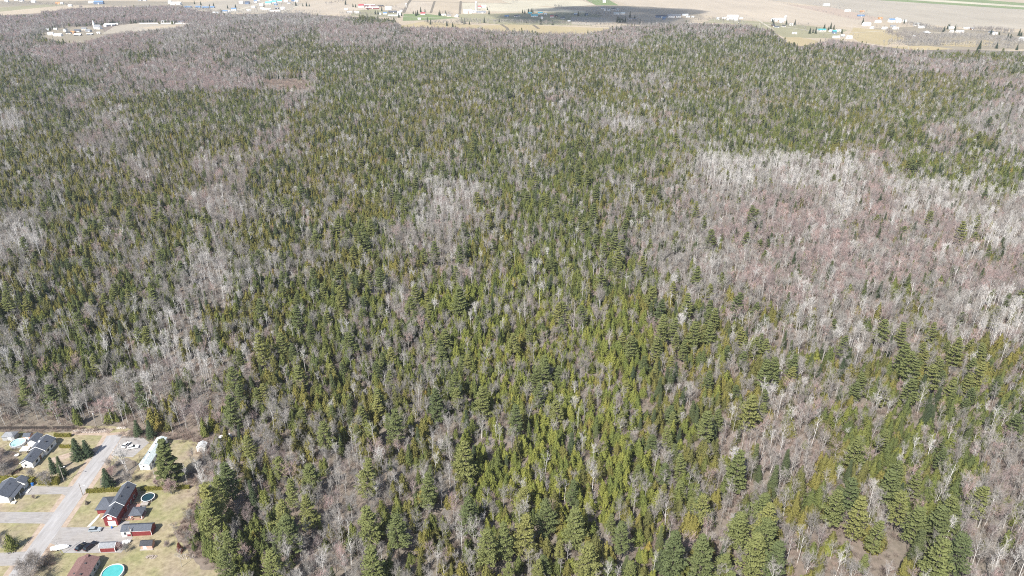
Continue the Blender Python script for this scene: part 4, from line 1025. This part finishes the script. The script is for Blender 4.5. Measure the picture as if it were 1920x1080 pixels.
def heap(name, label, x, y, wx, wy, n, s0, s1, mat='stone', seed=0, top=.5):
    r = random.Random(seed); mb = MB()
    for _ in range(n):
        a = r.uniform(0, 6.28); q = math.sqrt(r.random()); cx, cy = wx * q * math.cos(a), wy * q * math.sin(a); s = r.uniform(s0, s1)
        mb.add([(cx + v.x * s * r.uniform(.7, 1.3), cy + v.y * s * r.uniform(.7, 1.3), max(.02, top * (1 - q) * r.random() + s * .4 + v.z * s * .6)) for v in iv], IF)
    o = mb.build(name, mat); o.location = (x, y, 0.03)
    return tag(o, label, 'rubble', kind='stuff')
heap('rubble', 'pale rubble strewn at the end of the road', -197.0, 269.4, 9.0, 1.5, 420, .14, .42, seed=1, top=.8)
heap('rubble', 'pale rubble at the edge of the woods past the road', -184.0, 271.6, 2.0, .9, 40, .2, .5, seed=2)
heap('firewood', 'scattered grey branches on the lawn past the pool', -134.2, 193.6, 2.2, 1.0, 90, .08, .3, 'stone', 3, .5)
heap('rubble', 'pale stones on the lawn before the wood edge', -121.4, 194.0, 3.2, 1.4, 70, .08, .25, 'stone', 4, .2)

# ------------------------------------------------------------------ the trees and bushes of the yards
def yard(kind, var, x, y, s, label, name=None, w=1.0, rot=None, cmat=None, group=None):
    return copy_tree(kind, var, (x, y, 0), (0, 0, rng.uniform(0, 6.28) if rot is None else rot), (s * w, s * w, s), label, group, 'tree', name, cmat)
yard('white_pine_tree', 6, -144.2, 234.6, 1.08, 'tall dark pine standing against the mobile home', w=1.0)
yard('spruce_tree', 0, -192.0, 250.0, 1.05, 'broad dark spruce beside the road, nearer of the pair by the white house', w=1.2)
yard('spruce_tree', 1, -188.8, 251.6, 1.0, 'smaller dark spruce leaning into the broad one beside the road', w=1.2)
yard('spruce_tree', 2, -192.6, 238.6, .85, 'pointed dark spruce behind the street light', w=1.05)
yard('spruce_tree', 1, -197.6, 240.6, .95, 'slim dark spruce in the garden of the white house', w=.95)
yard('spruce_tree', 0, -169.4, 231.6, .95, 'rounded dark spruce beside the road hedge', w=1.12)
yard('cedar_tree', 3, -188.4, 197.6, .92, 'lone olive cedar on the lawn corner between driveways', w=1.0)
yard('cedar_tree', 1, -124.6, 196.4, .60, 'reddish brown dead conifer at the edge of the lawn', w=1.0, cmat='red_cedar')
yard('cedar_tree', 1, -119.6, 197.2, .50, 'small green cone-shaped cedar beside the reddish brown conifer', w=1.0)
yard('cedar_tree', 5, -173.4, 221.6, .24, 'tiny dark shrub alone on the front lawn of the red house', name='shrub', w=1.3, cmat='dark_bark')
yard('yard_birch', 0, -166.4, 241.6, 1.0, 'wide pale birch in front of the mobile home', name='birch_tree')
yard('leafless_bush', 0, -162.6, 233.6, .9, 'small bare tree behind the red house roof')
yard('leafless_bush', 1, -141.8, 227.6, 1.15, 'round bare pinkish tree behind the dark pool')
yard('birch_tree', 4, -150.6, 234.2, .75, 'thin pale birch beside the tall dark pine')
yard('leafless_bush', 2, -195.2, 231.8, .95, 'bare grey tree in the gap of the tall hedge')
yard('leafless_bush', 2, -172.6, 187.4, 1.0, 'big bushy bare grey tree beside the road bottom')
yard('leafless_bush', 0, -175.0, 184.2, 1.2, 'second bushy bare grey tree at the bottom edge by the road')
yard('leafless_bush', 0, -175.6, 190.0, .8, 'low bushy bare grey tree next to the covered boat')
yard('birch_tree', 4, -168.4, 194.8, .62, 'thin pale birch behind the covered boat', w=1.2)
yard('leafless_bush', 1, -147.4, 196.8, .6, 'low brown bush beside the red shed')
yard('leafless_bush', 0, -144.8, 196.0, .5, 'smaller low brown bush beyond the red shed')
yard('birch_tree', 0, -225.4, 246.6, .9, 'tall pale birch standing left of the white house', w=1.2)
yard('leafless_bush', 1, -221.6, 242.4, 1.3, 'bushy pinkish bare tree in front of the oval pool')
yard('leafless_bush', 2, -226.8, 239.2, 1.3, 'bushy bare tree beside the tall hedge at the photo edge')
yard('birch_tree', 2, -231.8, 256.2, .95, 'slim pale birch before the grey shed', w=1.1)
yard('leafless_bush', 0, -193.0, 198.0, .9, 'grey bare bush beside the lone olive cedar')
yard('bare_tree', 4, -128.6, 203.4, .6, 'thin leafless tree on the lawn edge by the woods', w=1.3)
yard('bare_tree', 2, -121.0, 189.0, .62, 'thin leafless tree at the bottom of the lawn edge', w=1.3)
for i, (x, y, k, sz, lb) in enumerate(((-171.6, 237.4, 1, .9, 'pinkish leafless bush between the rounded spruce and the wide birch'), (-174.6, 243.0, 0, .8, 'thin grey roadside bush near the wide pale birch'), (-217.6, 238.0, 0, .9, 'grey leafless bush by the short dark fence'),
        (-230.0, 248.6, 2, 1.2, 'bushy grey leafless bush under the slim birch'), (-204.4, 236.8, 0, .75, 'low grey bush behind the tall hedge'), (-148.6, 230.6, 1, .8, 'low pinkish bush at the foot of the tall dark pine'), 
        (-130.4, 198.6, 1, .5, 'small brown bush left of the reddish brown conifer'), (-122.6, 200.6, 0, .8, 'grey leafless bush behind the reddish brown conifer'), (-199.2, 203.0, 1, .8, 'pinkish bush at the photo edge left of the olive cedar'), (-196.6, 224.2, 1, .35, 'tiny brown bush on the lawn of the porch house'), (-171.0, 180.5, 2, 1.1, 'grey leafless bush cut by the bottom edge beside the road'),
        (-127.4, 212.4, 0, .7, 'low grey bush where the lawn meets the big pines'), (-124.2, 218.4, 1, .8, 'brown bush under the big pines at the lawn edge'))):
    yard('leafless_bush', k, x, y, sz, lb)
yard('spruce_tree', 1, -173.2, 266.2, 1.0, 'dark spruce behind the two white cars', w=1.1)
yard('spruce_tree', 2, -166.4, 264.6, .8, 'dark spruce at the head of the mobile home', w=1.25)
for i, (x, y, s) in enumerate(((-138, 244, .8), (-136.5, 240, .7), (-139.6, 236.4, .75), (-134.6, 247, .85), (-133.8, 238, .8), (-135.8, 252, .7), (-137.4, 233.6, .62), (-142.8, 234.4, .6), (-140.6, 246.8, .55))):
    yard(('birch_tree', 'bare_tree', 'maple_tree')[i % 3], i % 4, x, y, s, 'thin %s tree in the thicket, %s' % (('pale birch', 'grey leafless', 'pinkish leafless')[i % 3], spot(*[float(v) for v in to_px(np.float64(x), np.float64(y), 5.0)])),
         group='%s trees of the thicket past the tall pine' % ('pale birch', 'grey leafless', 'pinkish leafless')[i % 3])

# ------------------------------------------------------------------ far hamlets and farms
WALLS = dict(w='white_wall', c='cream_wall', r='red_wall', g='grey_wall', b='blue_wall', k='dark_wall', n='brown_wall', o='orange_wall')
ROOFS = dict(s='slate_roof', k='dark_roof', n='brown_roof', g='grey_roof', l='light_roof', m='mint_roof', b='blue_roof', t='teal_roof', u='turquoise_roof', r='red_roof', o='rust_roof')
WNAME = dict(w='white', c='cream', r='red', g='grey', b='blue', k='dark', n='brown', o='orange')
RNAME = dict(s='slate', k='black', n='brown', g='grey', l='pale', m='mint', b='blue', t='teal', u='turquoise', r='red', o='rust')
ORD = ['first', 'second', 'third', 'fourth', 'fifth', 'sixth', 'seventh', 'eighth', 'ninth', 'tenth', 'eleventh', 'twelfth', 'thirteenth', 'fourteenth', 'fifteenth', 'sixteenth', 'seventeenth', 'eighteenth', 'nineteenth', 'twentieth',
       'twenty-first', 'twenty-second', 'twenty-third', 'twenty-fourth', 'twenty-fifth', 'twenty-sixth']
AROUND = []
def hamlet(place, items):
    """items: (px, py of the near foot, length, width, eave, wall, roof, turn in degrees[, style])"""
    items = sorted(items, key=lambda t: t[0])
    for i, it in enumerate(items):
        px, py, L, W, he, wc, rc, ang = it[:8]; style = it[8] if len(it) > 8 else 'gable'
        L, W, he = L * .88, W * .88, he * .88
        AROUND.append(G(px, py))
        x, y = G(px, py); kind = 'barn' if L > 24 else 'house' if L > 9 else 'shed'
        nm = {'barn': 'barn', 'house': 'house', 'shed': 'farm_shed'}[kind]
        o = thing(nm, '%s %s with %s roof, %s from left %s' % (WNAME[wc], kind, RNAME[rc], ORD[i], place), kind, (x, y + W / 2), R(ang))
        volume(o, 0, 0, L, W, he, he + (W * .3 if style != 'round' else W * .45), WALLS[wc], ROOFS[rc], 'x', .5, style)
        nwin = max(1, int(L / 6))
        for k in range(nwin):
            xx = -L / 2 + L * (k + .5) / nwin
            if k == nwin // 2: opening(o, xx, -W / 2, 0.05, 1.2 if kind != 'barn' else 3.0, 2.1 if kind != 'barn' else he * .75, '-y', 'door', 'brown_wall' if wc in 'wc' else 'trim', None)
            else: opening(o, xx, -W / 2, he * .45, 1.5, he * .3, '-y')
hamlet('in the hamlet beside the church', [(36, 68, 16, 10, 4, 'o', 'o', 5), (88, 58, 10, 8, 3.5, 'w', 'l', 0), (94, 66, 14, 9, 5, 'w', 'l', 12), (108, 68, 22, 9, 4, 'w', 'l', -6), (103, 56, 9, 7, 3, 'w', 'l', 10), (122, 59, 10, 9, 5, 'w', 's', 80),
    (128, 64, 13, 8, 4, 'c', 'k', 5), (136, 63, 12, 9, 4, 'o', 'o', -8), (144, 60, 16, 9, 4, 'g', 's', 0), (157, 57, 13, 10, 4.5, 'c', 'g', 4), (165, 60, 14, 9, 4, 'g', 'g', -5), (145, 67, 18, 8, 3, 'k', 'l', 6), (168, 66, 15, 7, 3, 'k', 'l', 4), (184, 64, 8, 7, 3.5, 'w', 'l', 20), (197, 50, 8, 7, 4, 'w', 'l', 0), (206, 49, 30, 10, 5, 'k', 'l', 14), (219, 46, 7, 5, 3, 'w', 'l', 0)])
hamlet('behind the far white wall', [(305, 42, 10, 8, 3.5, 'w', 'l', 0), (325, 43, 17, 10, 4.5, 'w', 'b', 0), (340, 43, 17, 10, 4.5, 'w', 'b', 0), (333, 31, 10, 6, 3, 'c', 'l', 8)])
hamlet('along the top above the bare woods', [(12, 4, 14, 10, 5, 'w', 'l', 0), (40, 3, 16, 10, 5, 'w', 'g', 5), (62, 5, 18, 10, 5, 'w', 'l', 0), (30, 1, 15, 10, 5, 'w', 'g', 0), (108, 8, 18, 12, 5, 'o', 'o', 0), (115, 8, 12, 10, 4, 'w', 'l', 0), (131, 12, 14, 10, 4, 'w', 'l', 0),
    (171, 6, 24, 12, 5, 'w', 'l', 5), (184, 8, 36, 18, 8, 'b', 'b', 8), (262, 2, 16, 10, 5, 'g', 's', 0), (271, 2, 12, 10, 5, 'w', 'l', 0), (318, 7, 12, 14, 7, 'w', 'l', 0), (329, 9, 40, 16, 6, 'w', 'l', 0)])
hamlet('by the row of blue roofs', [(352, 15, 26, 12, 3.5, 'b', 'b', 0), (371, 15, 18, 12, 4, 'b', 'b', 4), (385, 16, 26, 12, 3.5, 'k', 'b', 0), (398, 15, 16, 10, 3.5, 'b', 'b', -4), (402, 26, 12, 9, 4, 'w', 'l', 0), (407, 26, 10, 8, 4, 'w', 'l', 10), (421, 24, 20, 12, 5, 'w', 'b', 0), (429, 23, 14, 9, 4, 'w', 'l', 0), (438, 20, 18, 12, 6, 'w', 'b', 0)])
hamlet('in the village with turquoise roofs', [(452, 7, 16, 12, 7, 'w', 'l', 0), (463, 8, 18, 12, 8, 'b', 's', 0), (475, 15, 14, 10, 4, 'w', 'l', 0), (466, 21, 14, 9, 4, 'w', 'l', 10), (479, 5, 14, 10, 6, 'w', 'b', 0), (490, 11, 16, 10, 5, 'w', 'l', 8), (491, 17, 12, 8, 4, 'w', 'l', 0), (503, 8, 24, 12, 6, 'w', 'u', 0), (499, 19, 34, 9, 4, 'w', 'l', -4), (513, 6, 22, 12, 6, 'w', 'u', 0), (517, 10, 12, 9, 4, 'b', 'b', 0), (524, 4, 18, 10, 5, 'w', 'u', 0), (519, 17, 14, 8, 4, 'k', 'g', 0), (515, 22, 40, 8, 3, 'w', 'l', 0), (530, 18, 14, 10, 5, 'w', 'l', 0, 'round'), (536, 4, 16, 10, 5, 'w', 'l', 0), (542, 7, 12, 8, 4, 'w', 'g', 0), (550, 3, 16, 9, 5, 'b', 'b', 0), (556, 4, 14, 9, 5, 'w', 'l', 0), (485, 1, 14, 9, 5, 'w', 'g', 0), (507, 1, 14, 9, 5, 'w', 'b', 0)])
hamlet('at the red-roofed farm', [(649, 19, 12, 9, 4, 'w', 'l', 0), (655, 25, 18, 8, 4, 'w', 'l', 0), (669, 25, 16, 8, 4, 'w', 'l', 0), (677, 14, 20, 16, 7, 'w', 'r', 0), (692, 12, 46, 10, 5, 'r', 'l', 0), (698, 17, 50, 10, 5, 'r', 'l', 2), (714, 13, 20, 9, 4, 'n', 'k', 0), (728, 18, 24, 12, 7, 'w', 'l', 0), (722, 27, 14, 10, 5, 'w', 'b', 0), (736, 24, 30, 10, 4, 'k', 's', 0), (713, 28, 6, 6, 5, 'w', 'l', 0), (748, 29, 12, 16, 7, 'w', 'l', 0), (752, 22, 8, 6, 4, 'w', 'l', 0), (738, 30, 40, 6, 2, 'w', 'l', 0)])
hamlet('beside the far green lawn', [(786, 37, 9, 7, 3.5, 'w', 'l', 0), (793, 28, 16, 11, 5, 'w', 'r', 0), (831, 30, 18, 10, 3.5, 'c', 'l', 0), (842, 31, 14, 8, 3.5, 'c', 'g', 0), (856, 32, 15, 12, 5, 'w', 'l', 85)])
hamlet('at the tall silo farm', [(877, 25, 30, 14, 9, 'w', 'l', 0), (889, 24, 16, 10, 5, 'w', 'l', 0), (902, 25, 34, 10, 5, 'g', 'g', 2), (900, 15, 16, 10, 5, 'w', 'r', 0), (907, 15, 18, 12, 7, 'w', 'l', 0), (950, 32, 14, 9, 3.5, 'b', 'b', 0)])
hamlet('in the cloud-shaded hamlet', [(967, 32, 12, 8, 3.5, 'w', 's', 0), (973, 31, 9, 7, 3.5, 'w', 's', 0), (994, 27, 12, 9, 4, 'b', 'u', 0), (1002, 32, 22, 9, 5, 'w', 'u', 0), (1013, 27, 16, 10, 5, 'w', 'u', 0), (1016, 36, 10, 8, 6, 'w', 'l', 85), (1023, 28, 9, 8, 4, 'w', 'l', 0), (1035, 33, 12, 8, 4, 'w', 'r', 0), (1043, 32, 9, 8, 4, 'n', 'k', 0), (1055, 36, 14, 9, 5, 'g', 's', 0), (1067, 41, 8, 6, 3, 'w', 'l', 0), (1080, 28, 12, 8, 4, 'b', 'm', 0), (1100, 29, 10, 8, 5, 'b', 's', 0)])
hamlet('by the shaded dark conifers', [(1130, 17, 12, 10, 5, 'w', 'g', 0), (1135, 20, 10, 9, 6, 'w', 'l', 80), (1142, 21, 14, 10, 4, 'w', 'm', 0), (1150, 19, 14, 10, 5, 'c', 's', 0), (1158, 20, 12, 10, 4, 'w', 'm', 0), (1156, 28, 20, 10, 5, 'w', 'm', 0), (1168, 27, 16, 10, 4, 'w', 'm', 0), (1182, 37, 12, 7, 3, 'w', 'g', 10), (1190, 38, 10, 7, 3, 'n', 'g', 0), (1133, 5, 12, 10, 6, 'w', 'l', 0)])
hamlet('at the long shaded barns', [(1241, 33, 40, 12, 5, 'b', 's', 0), (1264, 33, 46, 14, 6, 'w', 'g', 0), (1245, 37, 9, 8, 5, 'b', 'b', 0), (1285, 30, 20, 9, 4, 'w', 'l', 0), (1290, 33, 12, 7, 3, 'w', 'l', 0), (1299, 33, 8, 7, 3, 'w', 'l', 0)])
hamlet('where the cloud shadow ends', [(1346, 37, 10, 8, 4, 'w', 'l', 0), (1357, 36, 10, 8, 4, 'w', 'l', 0), (1374, 35, 36, 14, 7, 'w', 'l', 0), (1370, 38, 26, 9, 4, 'w', 'l', 0), (1380, 40, 9, 7, 4, 'w', 'l', 0), (1390, 36, 10, 7, 3, 'w', 'l', 0)])
hamlet('at the short silo farm', [(1459, 40, 40, 12, 6, 'w', 'l', 0), (1466, 43, 10, 7, 3, 'w', 'l', 20), (1450, 50, 10, 8, 3.5, 'n', 'k', 0), (1457, 52, 14, 8, 3, 'g', 's', 0), (1470, 51, 10, 7, 3, 'w', 'k', 0), (1484, 48, 9, 7, 4, 'w', 'l', 0), (1490, 64, 12, 7, 3, 'w', 'l', 0)])
hamlet('in the teal-roofed yard', [(1541, 59, 24, 10, 4, 'w', 't', 0), (1565, 63, 10, 9, 6, 'b', 't', 0), (1558, 60, 8, 7, 4, 'w', 'l', 10), (1572, 60, 14, 8, 4, 'w', 'l', 0), (1568, 71, 18, 6, 3, 'w', 'l', 0), (1580, 69, 12, 7, 3, 'g', 'l', 20), (1593, 73, 14, 9, 5, 'w', 'l', 0)])
hamlet('on the bare strip between fields', [(1550, 11, 26, 10, 5, 'w', 'l', 0), (1590, 22, 20, 10, 5, 'w', 'm', 0), (1615, 31, 24, 9, 3, 'b', 'b', 0), (1617, 23, 14, 9, 3, 'o', 'o', 0), (1651, 36, 12, 8, 4, 'o', 'o', 0)])
hamlet('by the white arched barn', [(1626, 49, 22, 14, 6, 'w', 'l', 0), (1636, 54, 10, 8, 4, 'w', 'l', 20), (1647, 43, 18, 9, 4, 'w', 'l', 0), (1659, 55, 14, 8, 4, 'w', 'l', 0), (1673, 42, 18, 14, 7, 'w', 'b', 0), (1685, 42, 20, 16, 6, 'w', 'l', 85, 'round'), (1680, 55, 16, 8, 4, 'w', 'l', 0), (1675, 51, 14, 8, 4, 'g', 'g', 0), (1697, 42, 9, 8, 5, 'w', 'l', 0), (1719, 49, 14, 11, 6, 'w', 'm', 0), (1729, 53, 18, 8, 4, 'w', 'l', 0), (1739, 63, 16, 12, 3, 'k', 'l', 0, 'hip'), (1714, 71, 5, 5, 5, 'w', 'l', 0)])
hamlet('near the upper right edge', [(1784, 55, 16, 10, 4, 'w', 'l', 0), (1785, 61, 8, 7, 4, 'w', 'l', 0), (1796, 61, 8, 7, 4, 'w', 'l', 0), (1804, 62, 9, 8, 5, 'w', 'l', 0), (1813, 55, 18, 9, 3, 'c', 'l', 0), (1823, 56, 9, 7, 4, 'n', 'g', 0), (1866, 65, 12, 8, 4, 'w', 'l', 0), (1859, 62, 12, 8, 3, 'g', 's', 0), (1916, 77, 11, 9, 7, 'w', 'l', 0)])
x, y = G(181, 55)
ch = thing('church', 'white church with pointed spire and grey roof at the far hamlet', 'church', (x, y + 6), R(-14))
volume(ch, 2, 0, 18, 10, 6, 11, 'white_wall', 'grey_roof', 'x', .4)
tw_ = MB().box(-11, -7, -2, 2, 0, 12).build('tower', 'white_wall', ch)
MB().add([(-11.3, -2.3, 12), (-6.7, -2.3, 12), (-6.7, 2.3, 12), (-11.3, 2.3, 12), (-9, 0, 23)], [(0, 1, 4), (1, 2, 4), (2, 3, 4), (3, 0, 4), (3, 2, 1, 0)]).build('spire', 'light_roof', tw_)
opening(ch, -11, 0, 0.1, 1.8, 3, '-x', 'door', 'brown_wall', None)
for xx in (-4, 0, 4, 8): opening(ch, xx, -5, 2, 1.2, 3, '-y')
def silo(px, py, r_, hh, label):
    o = thing('silo', label, 'silo', G(px, py)); MB().lathe([(r_, 0), (r_, hh)], 16).build('shell', 'concrete', o)
    MB().lathe([(r_ + .1, hh), (r_ * .8, hh + r_ * .5), (r_ * .4, hh + r_ * .8), (.01, hh + r_ * .9)], 16).build('dome', 'light_roof', o)
silo(893, 19, 4, 24, 'tall white silo beside the big white barn'); silo(1472, 39, 4, 11, 'short pale silo at the end of the white barn'); silo(762, 14, 2.5, 12, 'thin pale silo behind the red-roofed farm')
w = thing('garden_wall', 'long low white wall along the far church field', 'wall', G(262, 44.5))
a = Vector(G(262, 44.5)); b = Vector(G(361, 44.5))
for i in range(14):
    MB().box((b - a).length * i / 14 + .1, (b - a).length * (i + 1) / 14 - .1, -.4, .4, 0, 2.4).build('panel', 'white_wall', w)

# single conifers of the far farms, each where the photo shows one
FAR_TREES = [(67, 44), (3, 34), (20, 52), (255, 44), (415, 24), (427, 16), (442, 15), (343, 16), (365, 8), (377, 10), (393, 12), (401, 13), (555, 11), (568, 12), (575, 12), (580, 12), (495, 13), (648, 9), (662, 13), (667, 14), (690, 19),
             (704, 27), (709, 27), (716, 21), (748, 33), (753, 30), (780, 30), (783, 28), (775, 26), (789, 23), (797, 23), (823, 29), (825, 30), (836, 27), (807, 46), (808, 44), (838, 49), (849, 51), (802, 42), (917, 27), (914, 19), (866, 43), (871, 45), (880, 46), (908, 43), (936, 42), (986, 43), (1014, 46), (1036, 47),
             (980, 25), (984, 26), (991, 24), (996, 23), (999, 24), (1084, 30), (1097, 30), (1157, 42), (1162, 43), (1168, 42), (1172, 42), (1166, 38), (1160, 38), (1181, 33), (1190, 36), (1200, 44), (1448, 42), (1450, 46), (1474, 46), (1490, 47), (1518, 63), (1524, 62), (1529, 63), (1545, 56), (1553, 57), (1557, 55), (1563, 55), (1578, 63),
             (1617, 46), (1695, 44), (1770, 58), (1776, 55), (1779, 54), (1768, 60), (1790, 57), (1857, 66), (1873, 66), (1888, 75), (1893, 77), (1896, 76), (1910, 67), (1914, 68), (1832, 96), (1836, 92), (1868, 91), (1906, 94), (1102, 66), (1120, 68), (1128, 67), (1245, 62), (1250, 66), (1210, 58), (1155, 60), (1163, 62)]
for i, (px, py) in enumerate(FAR_TREES):
    x, y = G(px, py); sz = (1.0 + .35 * ((i * 7) % 5) / 4)
    zone = ('above the church hamlet' if px < 300 else 'by the village street' if px < 640 else 'by the red-roofed farm' if px < 770 else 'by the green lawn and gold fields' if px < 960 else 'in the cloud shadow' if px < 1300 else 'by the right-hand farms' if px < 1640 else 'in the right-hand settlement')
    copy_tree('spruce_tree', i % 3, (x, y, 0), (0, 0, i * 1.3), (sz * 1.25, sz * 1.25, sz * 1.1), 'far dark spruce %s, %s' % (zone, spot(px, py)), 'far dark spruces %s' % zone)

# hedgerows and wisps of leafless trees out on the farmland: too small to tell apart
LINES = [([(1440, 2), (1500, 14), (1560, 27), (1610, 40)], 1.0, 130, .55), ([(862, 44), (960, 45), (1060, 47), (1120, 50), (1160, 50)], 1.6, 260, .9), ([(640, 28), (700, 31), (745, 40)], 2, 90, .9), ([(870, 40), (940, 43), (1000, 44)], 1.5, 140, .8), ([(795, 40), (805, 46), (870, 46)], 2, 80, 1.0),
         ([(1100, 27), (1150, 32), (1180, 42), (1210, 48)], 3.5, 200, .9), ([(1300, 40), (1345, 40), (1400, 45)], 2.5, 170, .8), ([(1440, 47), (1500, 52), (1540, 66)], 4, 120, .7), ([(1690, 64), (1740, 72), (1800, 70), (1860, 74), (1920, 82)], 6, 884, .8), ([(1660, 62), (1700, 74), (1760, 84)], 4, 442, .8), ([(1660, 82), (1720, 85), (1800, 84), (1900, 90)], 3, 510, .85),
         ([(1825, 58), (1870, 60), (1900, 64)], 2, 204, .9), ([(1700, 46), (1740, 54), (1765, 60)], 2.5, 255, .8), ([(0, 8), (60, 7), (110, 12), (160, 10)], 3, 272, .7), ([(340, 18), (380, 20), (430, 30), (380, 32)], 4, 340, .8), ([(400, 30), (460, 24), (520, 24), (600, 26)], 2, 160, .8), ([(610, 10), (640, 5), (655, 3)], 2, 70, .8), ([(700, 15), (740, 16), (757, 22)], 1.5, 70, .8),
         ([(960, 6), (970, 3)], 1.5, 14, .8), ([(1040, 14), (1055, 16)], 1.5, 24, .8), ([(1090, 0), (1112, 8)], .6, 40, .6), ([(1530, 8), (1600, 22), (1640, 36)], 4, 120, .6), ([(1120, 20), (1170, 23)], 2, 40, .8), ([(830, 26), (850, 30)], 2, 20, .8), ([(480, 20), (520, 14), (560, 8), (440, 8)], 5, 90, .7)]
pts = []
for line, sp, cnt, s in LINES:
    cum = [0]
    for i in range(len(line) - 1): cum.append(cum[-1] + math.dist(line[i], line[i + 1]))
    for _ in range(cnt):
        t = rng.random() * cum[-1]; k = max(i for i in range(len(cum) - 1) if cum[i] <= t); f = (t - cum[k]) / (cum[k + 1] - cum[k])
        px = line[k][0] + (line[k + 1][0] - line[k][0]) * f; py = line[k][1] + (line[k + 1][1] - line[k][1]) * f
        pts.append((*G(px + rng.gauss(0, sp), py + rng.gauss(0, sp * .35)), s * rng.uniform(.6, 1.2)))
for x, y in AROUND:
    for _ in range(5):
        a = rng.uniform(0, 6.28); d_ = rng.uniform(11, 42); pts.append((x + math.cos(a) * d_ * 1.3, y + math.sin(a) * d_ + 6, rng.uniform(.35, .85)))
pts = np.array(pts); k_ = len(pts)
instancer('hedgerow_trees', [joined(p) for p in protos['bare_tree']], (np.stack([pts[:, 0], pts[:, 1], np.zeros(k_)], 1), np.stack([np.zeros(k_), np.zeros(k_), nrng.uniform(0, 6.28, k_)], 1), np.repeat(pts[:, 2:3], 3, 1), (nrng.random(k_) * 7).astype(int)),
          'wispy leafless trees of the far hedgerows and ditches', 'hedgerow')

# the cloud whose shadow lies on the far fields
def cloud(px, py, wx, wy, alt, seed):
    gx, gy = G(px, py); k = alt / SUN_TO.z
    r = random.Random(seed); mb = MB()
    for _ in range(26):
        a = r.uniform(0, 6.28); q = math.sqrt(r.random()); s = r.uniform(.22, .42) * min(wx, wy) * (1.15 - .5 * q); cx, cy = wx * .5 * q * math.cos(a), wy * .5 * q * math.sin(a)
        n, m = 10, 6; vs = []
        for i in range(m + 1):
            th = math.pi * i / m
            for j in range(n):
                ph = 2 * math.pi * j / n; k2 = s * r.uniform(.88, 1.1); vs.append((cx + k2 * math.sin(th) * math.cos(ph), cy + k2 * math.sin(th) * math.sin(ph), s * .5 + k2 * .6 * math.cos(th)))
        mb.add(vs, [(i * n + j, i * n + (j + 1) % n, (i + 1) * n + (j + 1) % n, (i + 1) * n + j) for i in range(m) for j in range(n)])
    o = mb.build('cloud', 'cloud'); o.location = (gx + SUN_TO.x * k, gy + SUN_TO.y * k, alt)
    return tag(o, 'white cumulus cloud shading the far fields', 'cloud', kind='stuff')
cloud(1020, 36, 420, 260, 1100, 3); cloud(1175, 28, 400, 560, 1100, 5); cloud(1100, 20, 360, 240, 1100, 8)

# ------------------------------------------------------------------ the air over the whole place
hz = MB().box(-8800, 8800, -1400, 13800, -1.0, CAM_H + 12).build('haze', 'trim')
hz.data.materials.clear()
hm = bpy.data.materials.new('haze_air'); hm.use_nodes = True; nt = hm.node_tree
for n_ in list(nt.nodes): nt.nodes.remove(n_)
ou = nt.nodes.new('ShaderNodeOutputMaterial'); pv = nt.nodes.new('ShaderNodeVolumePrincipled')
pv.inputs['Color'].default_value = (0.78, 0.86, 1.0, 1); pv.inputs['Density'].default_value = 0.000055; pv.inputs['Anisotropy'].default_value = 0.2
nt.links.new(pv.outputs[0], ou.inputs['Volume'])
hz.data.materials.append(hm); tag(hz, 'thin pale haze over the woods and fields', 'haze', kind='stuff')
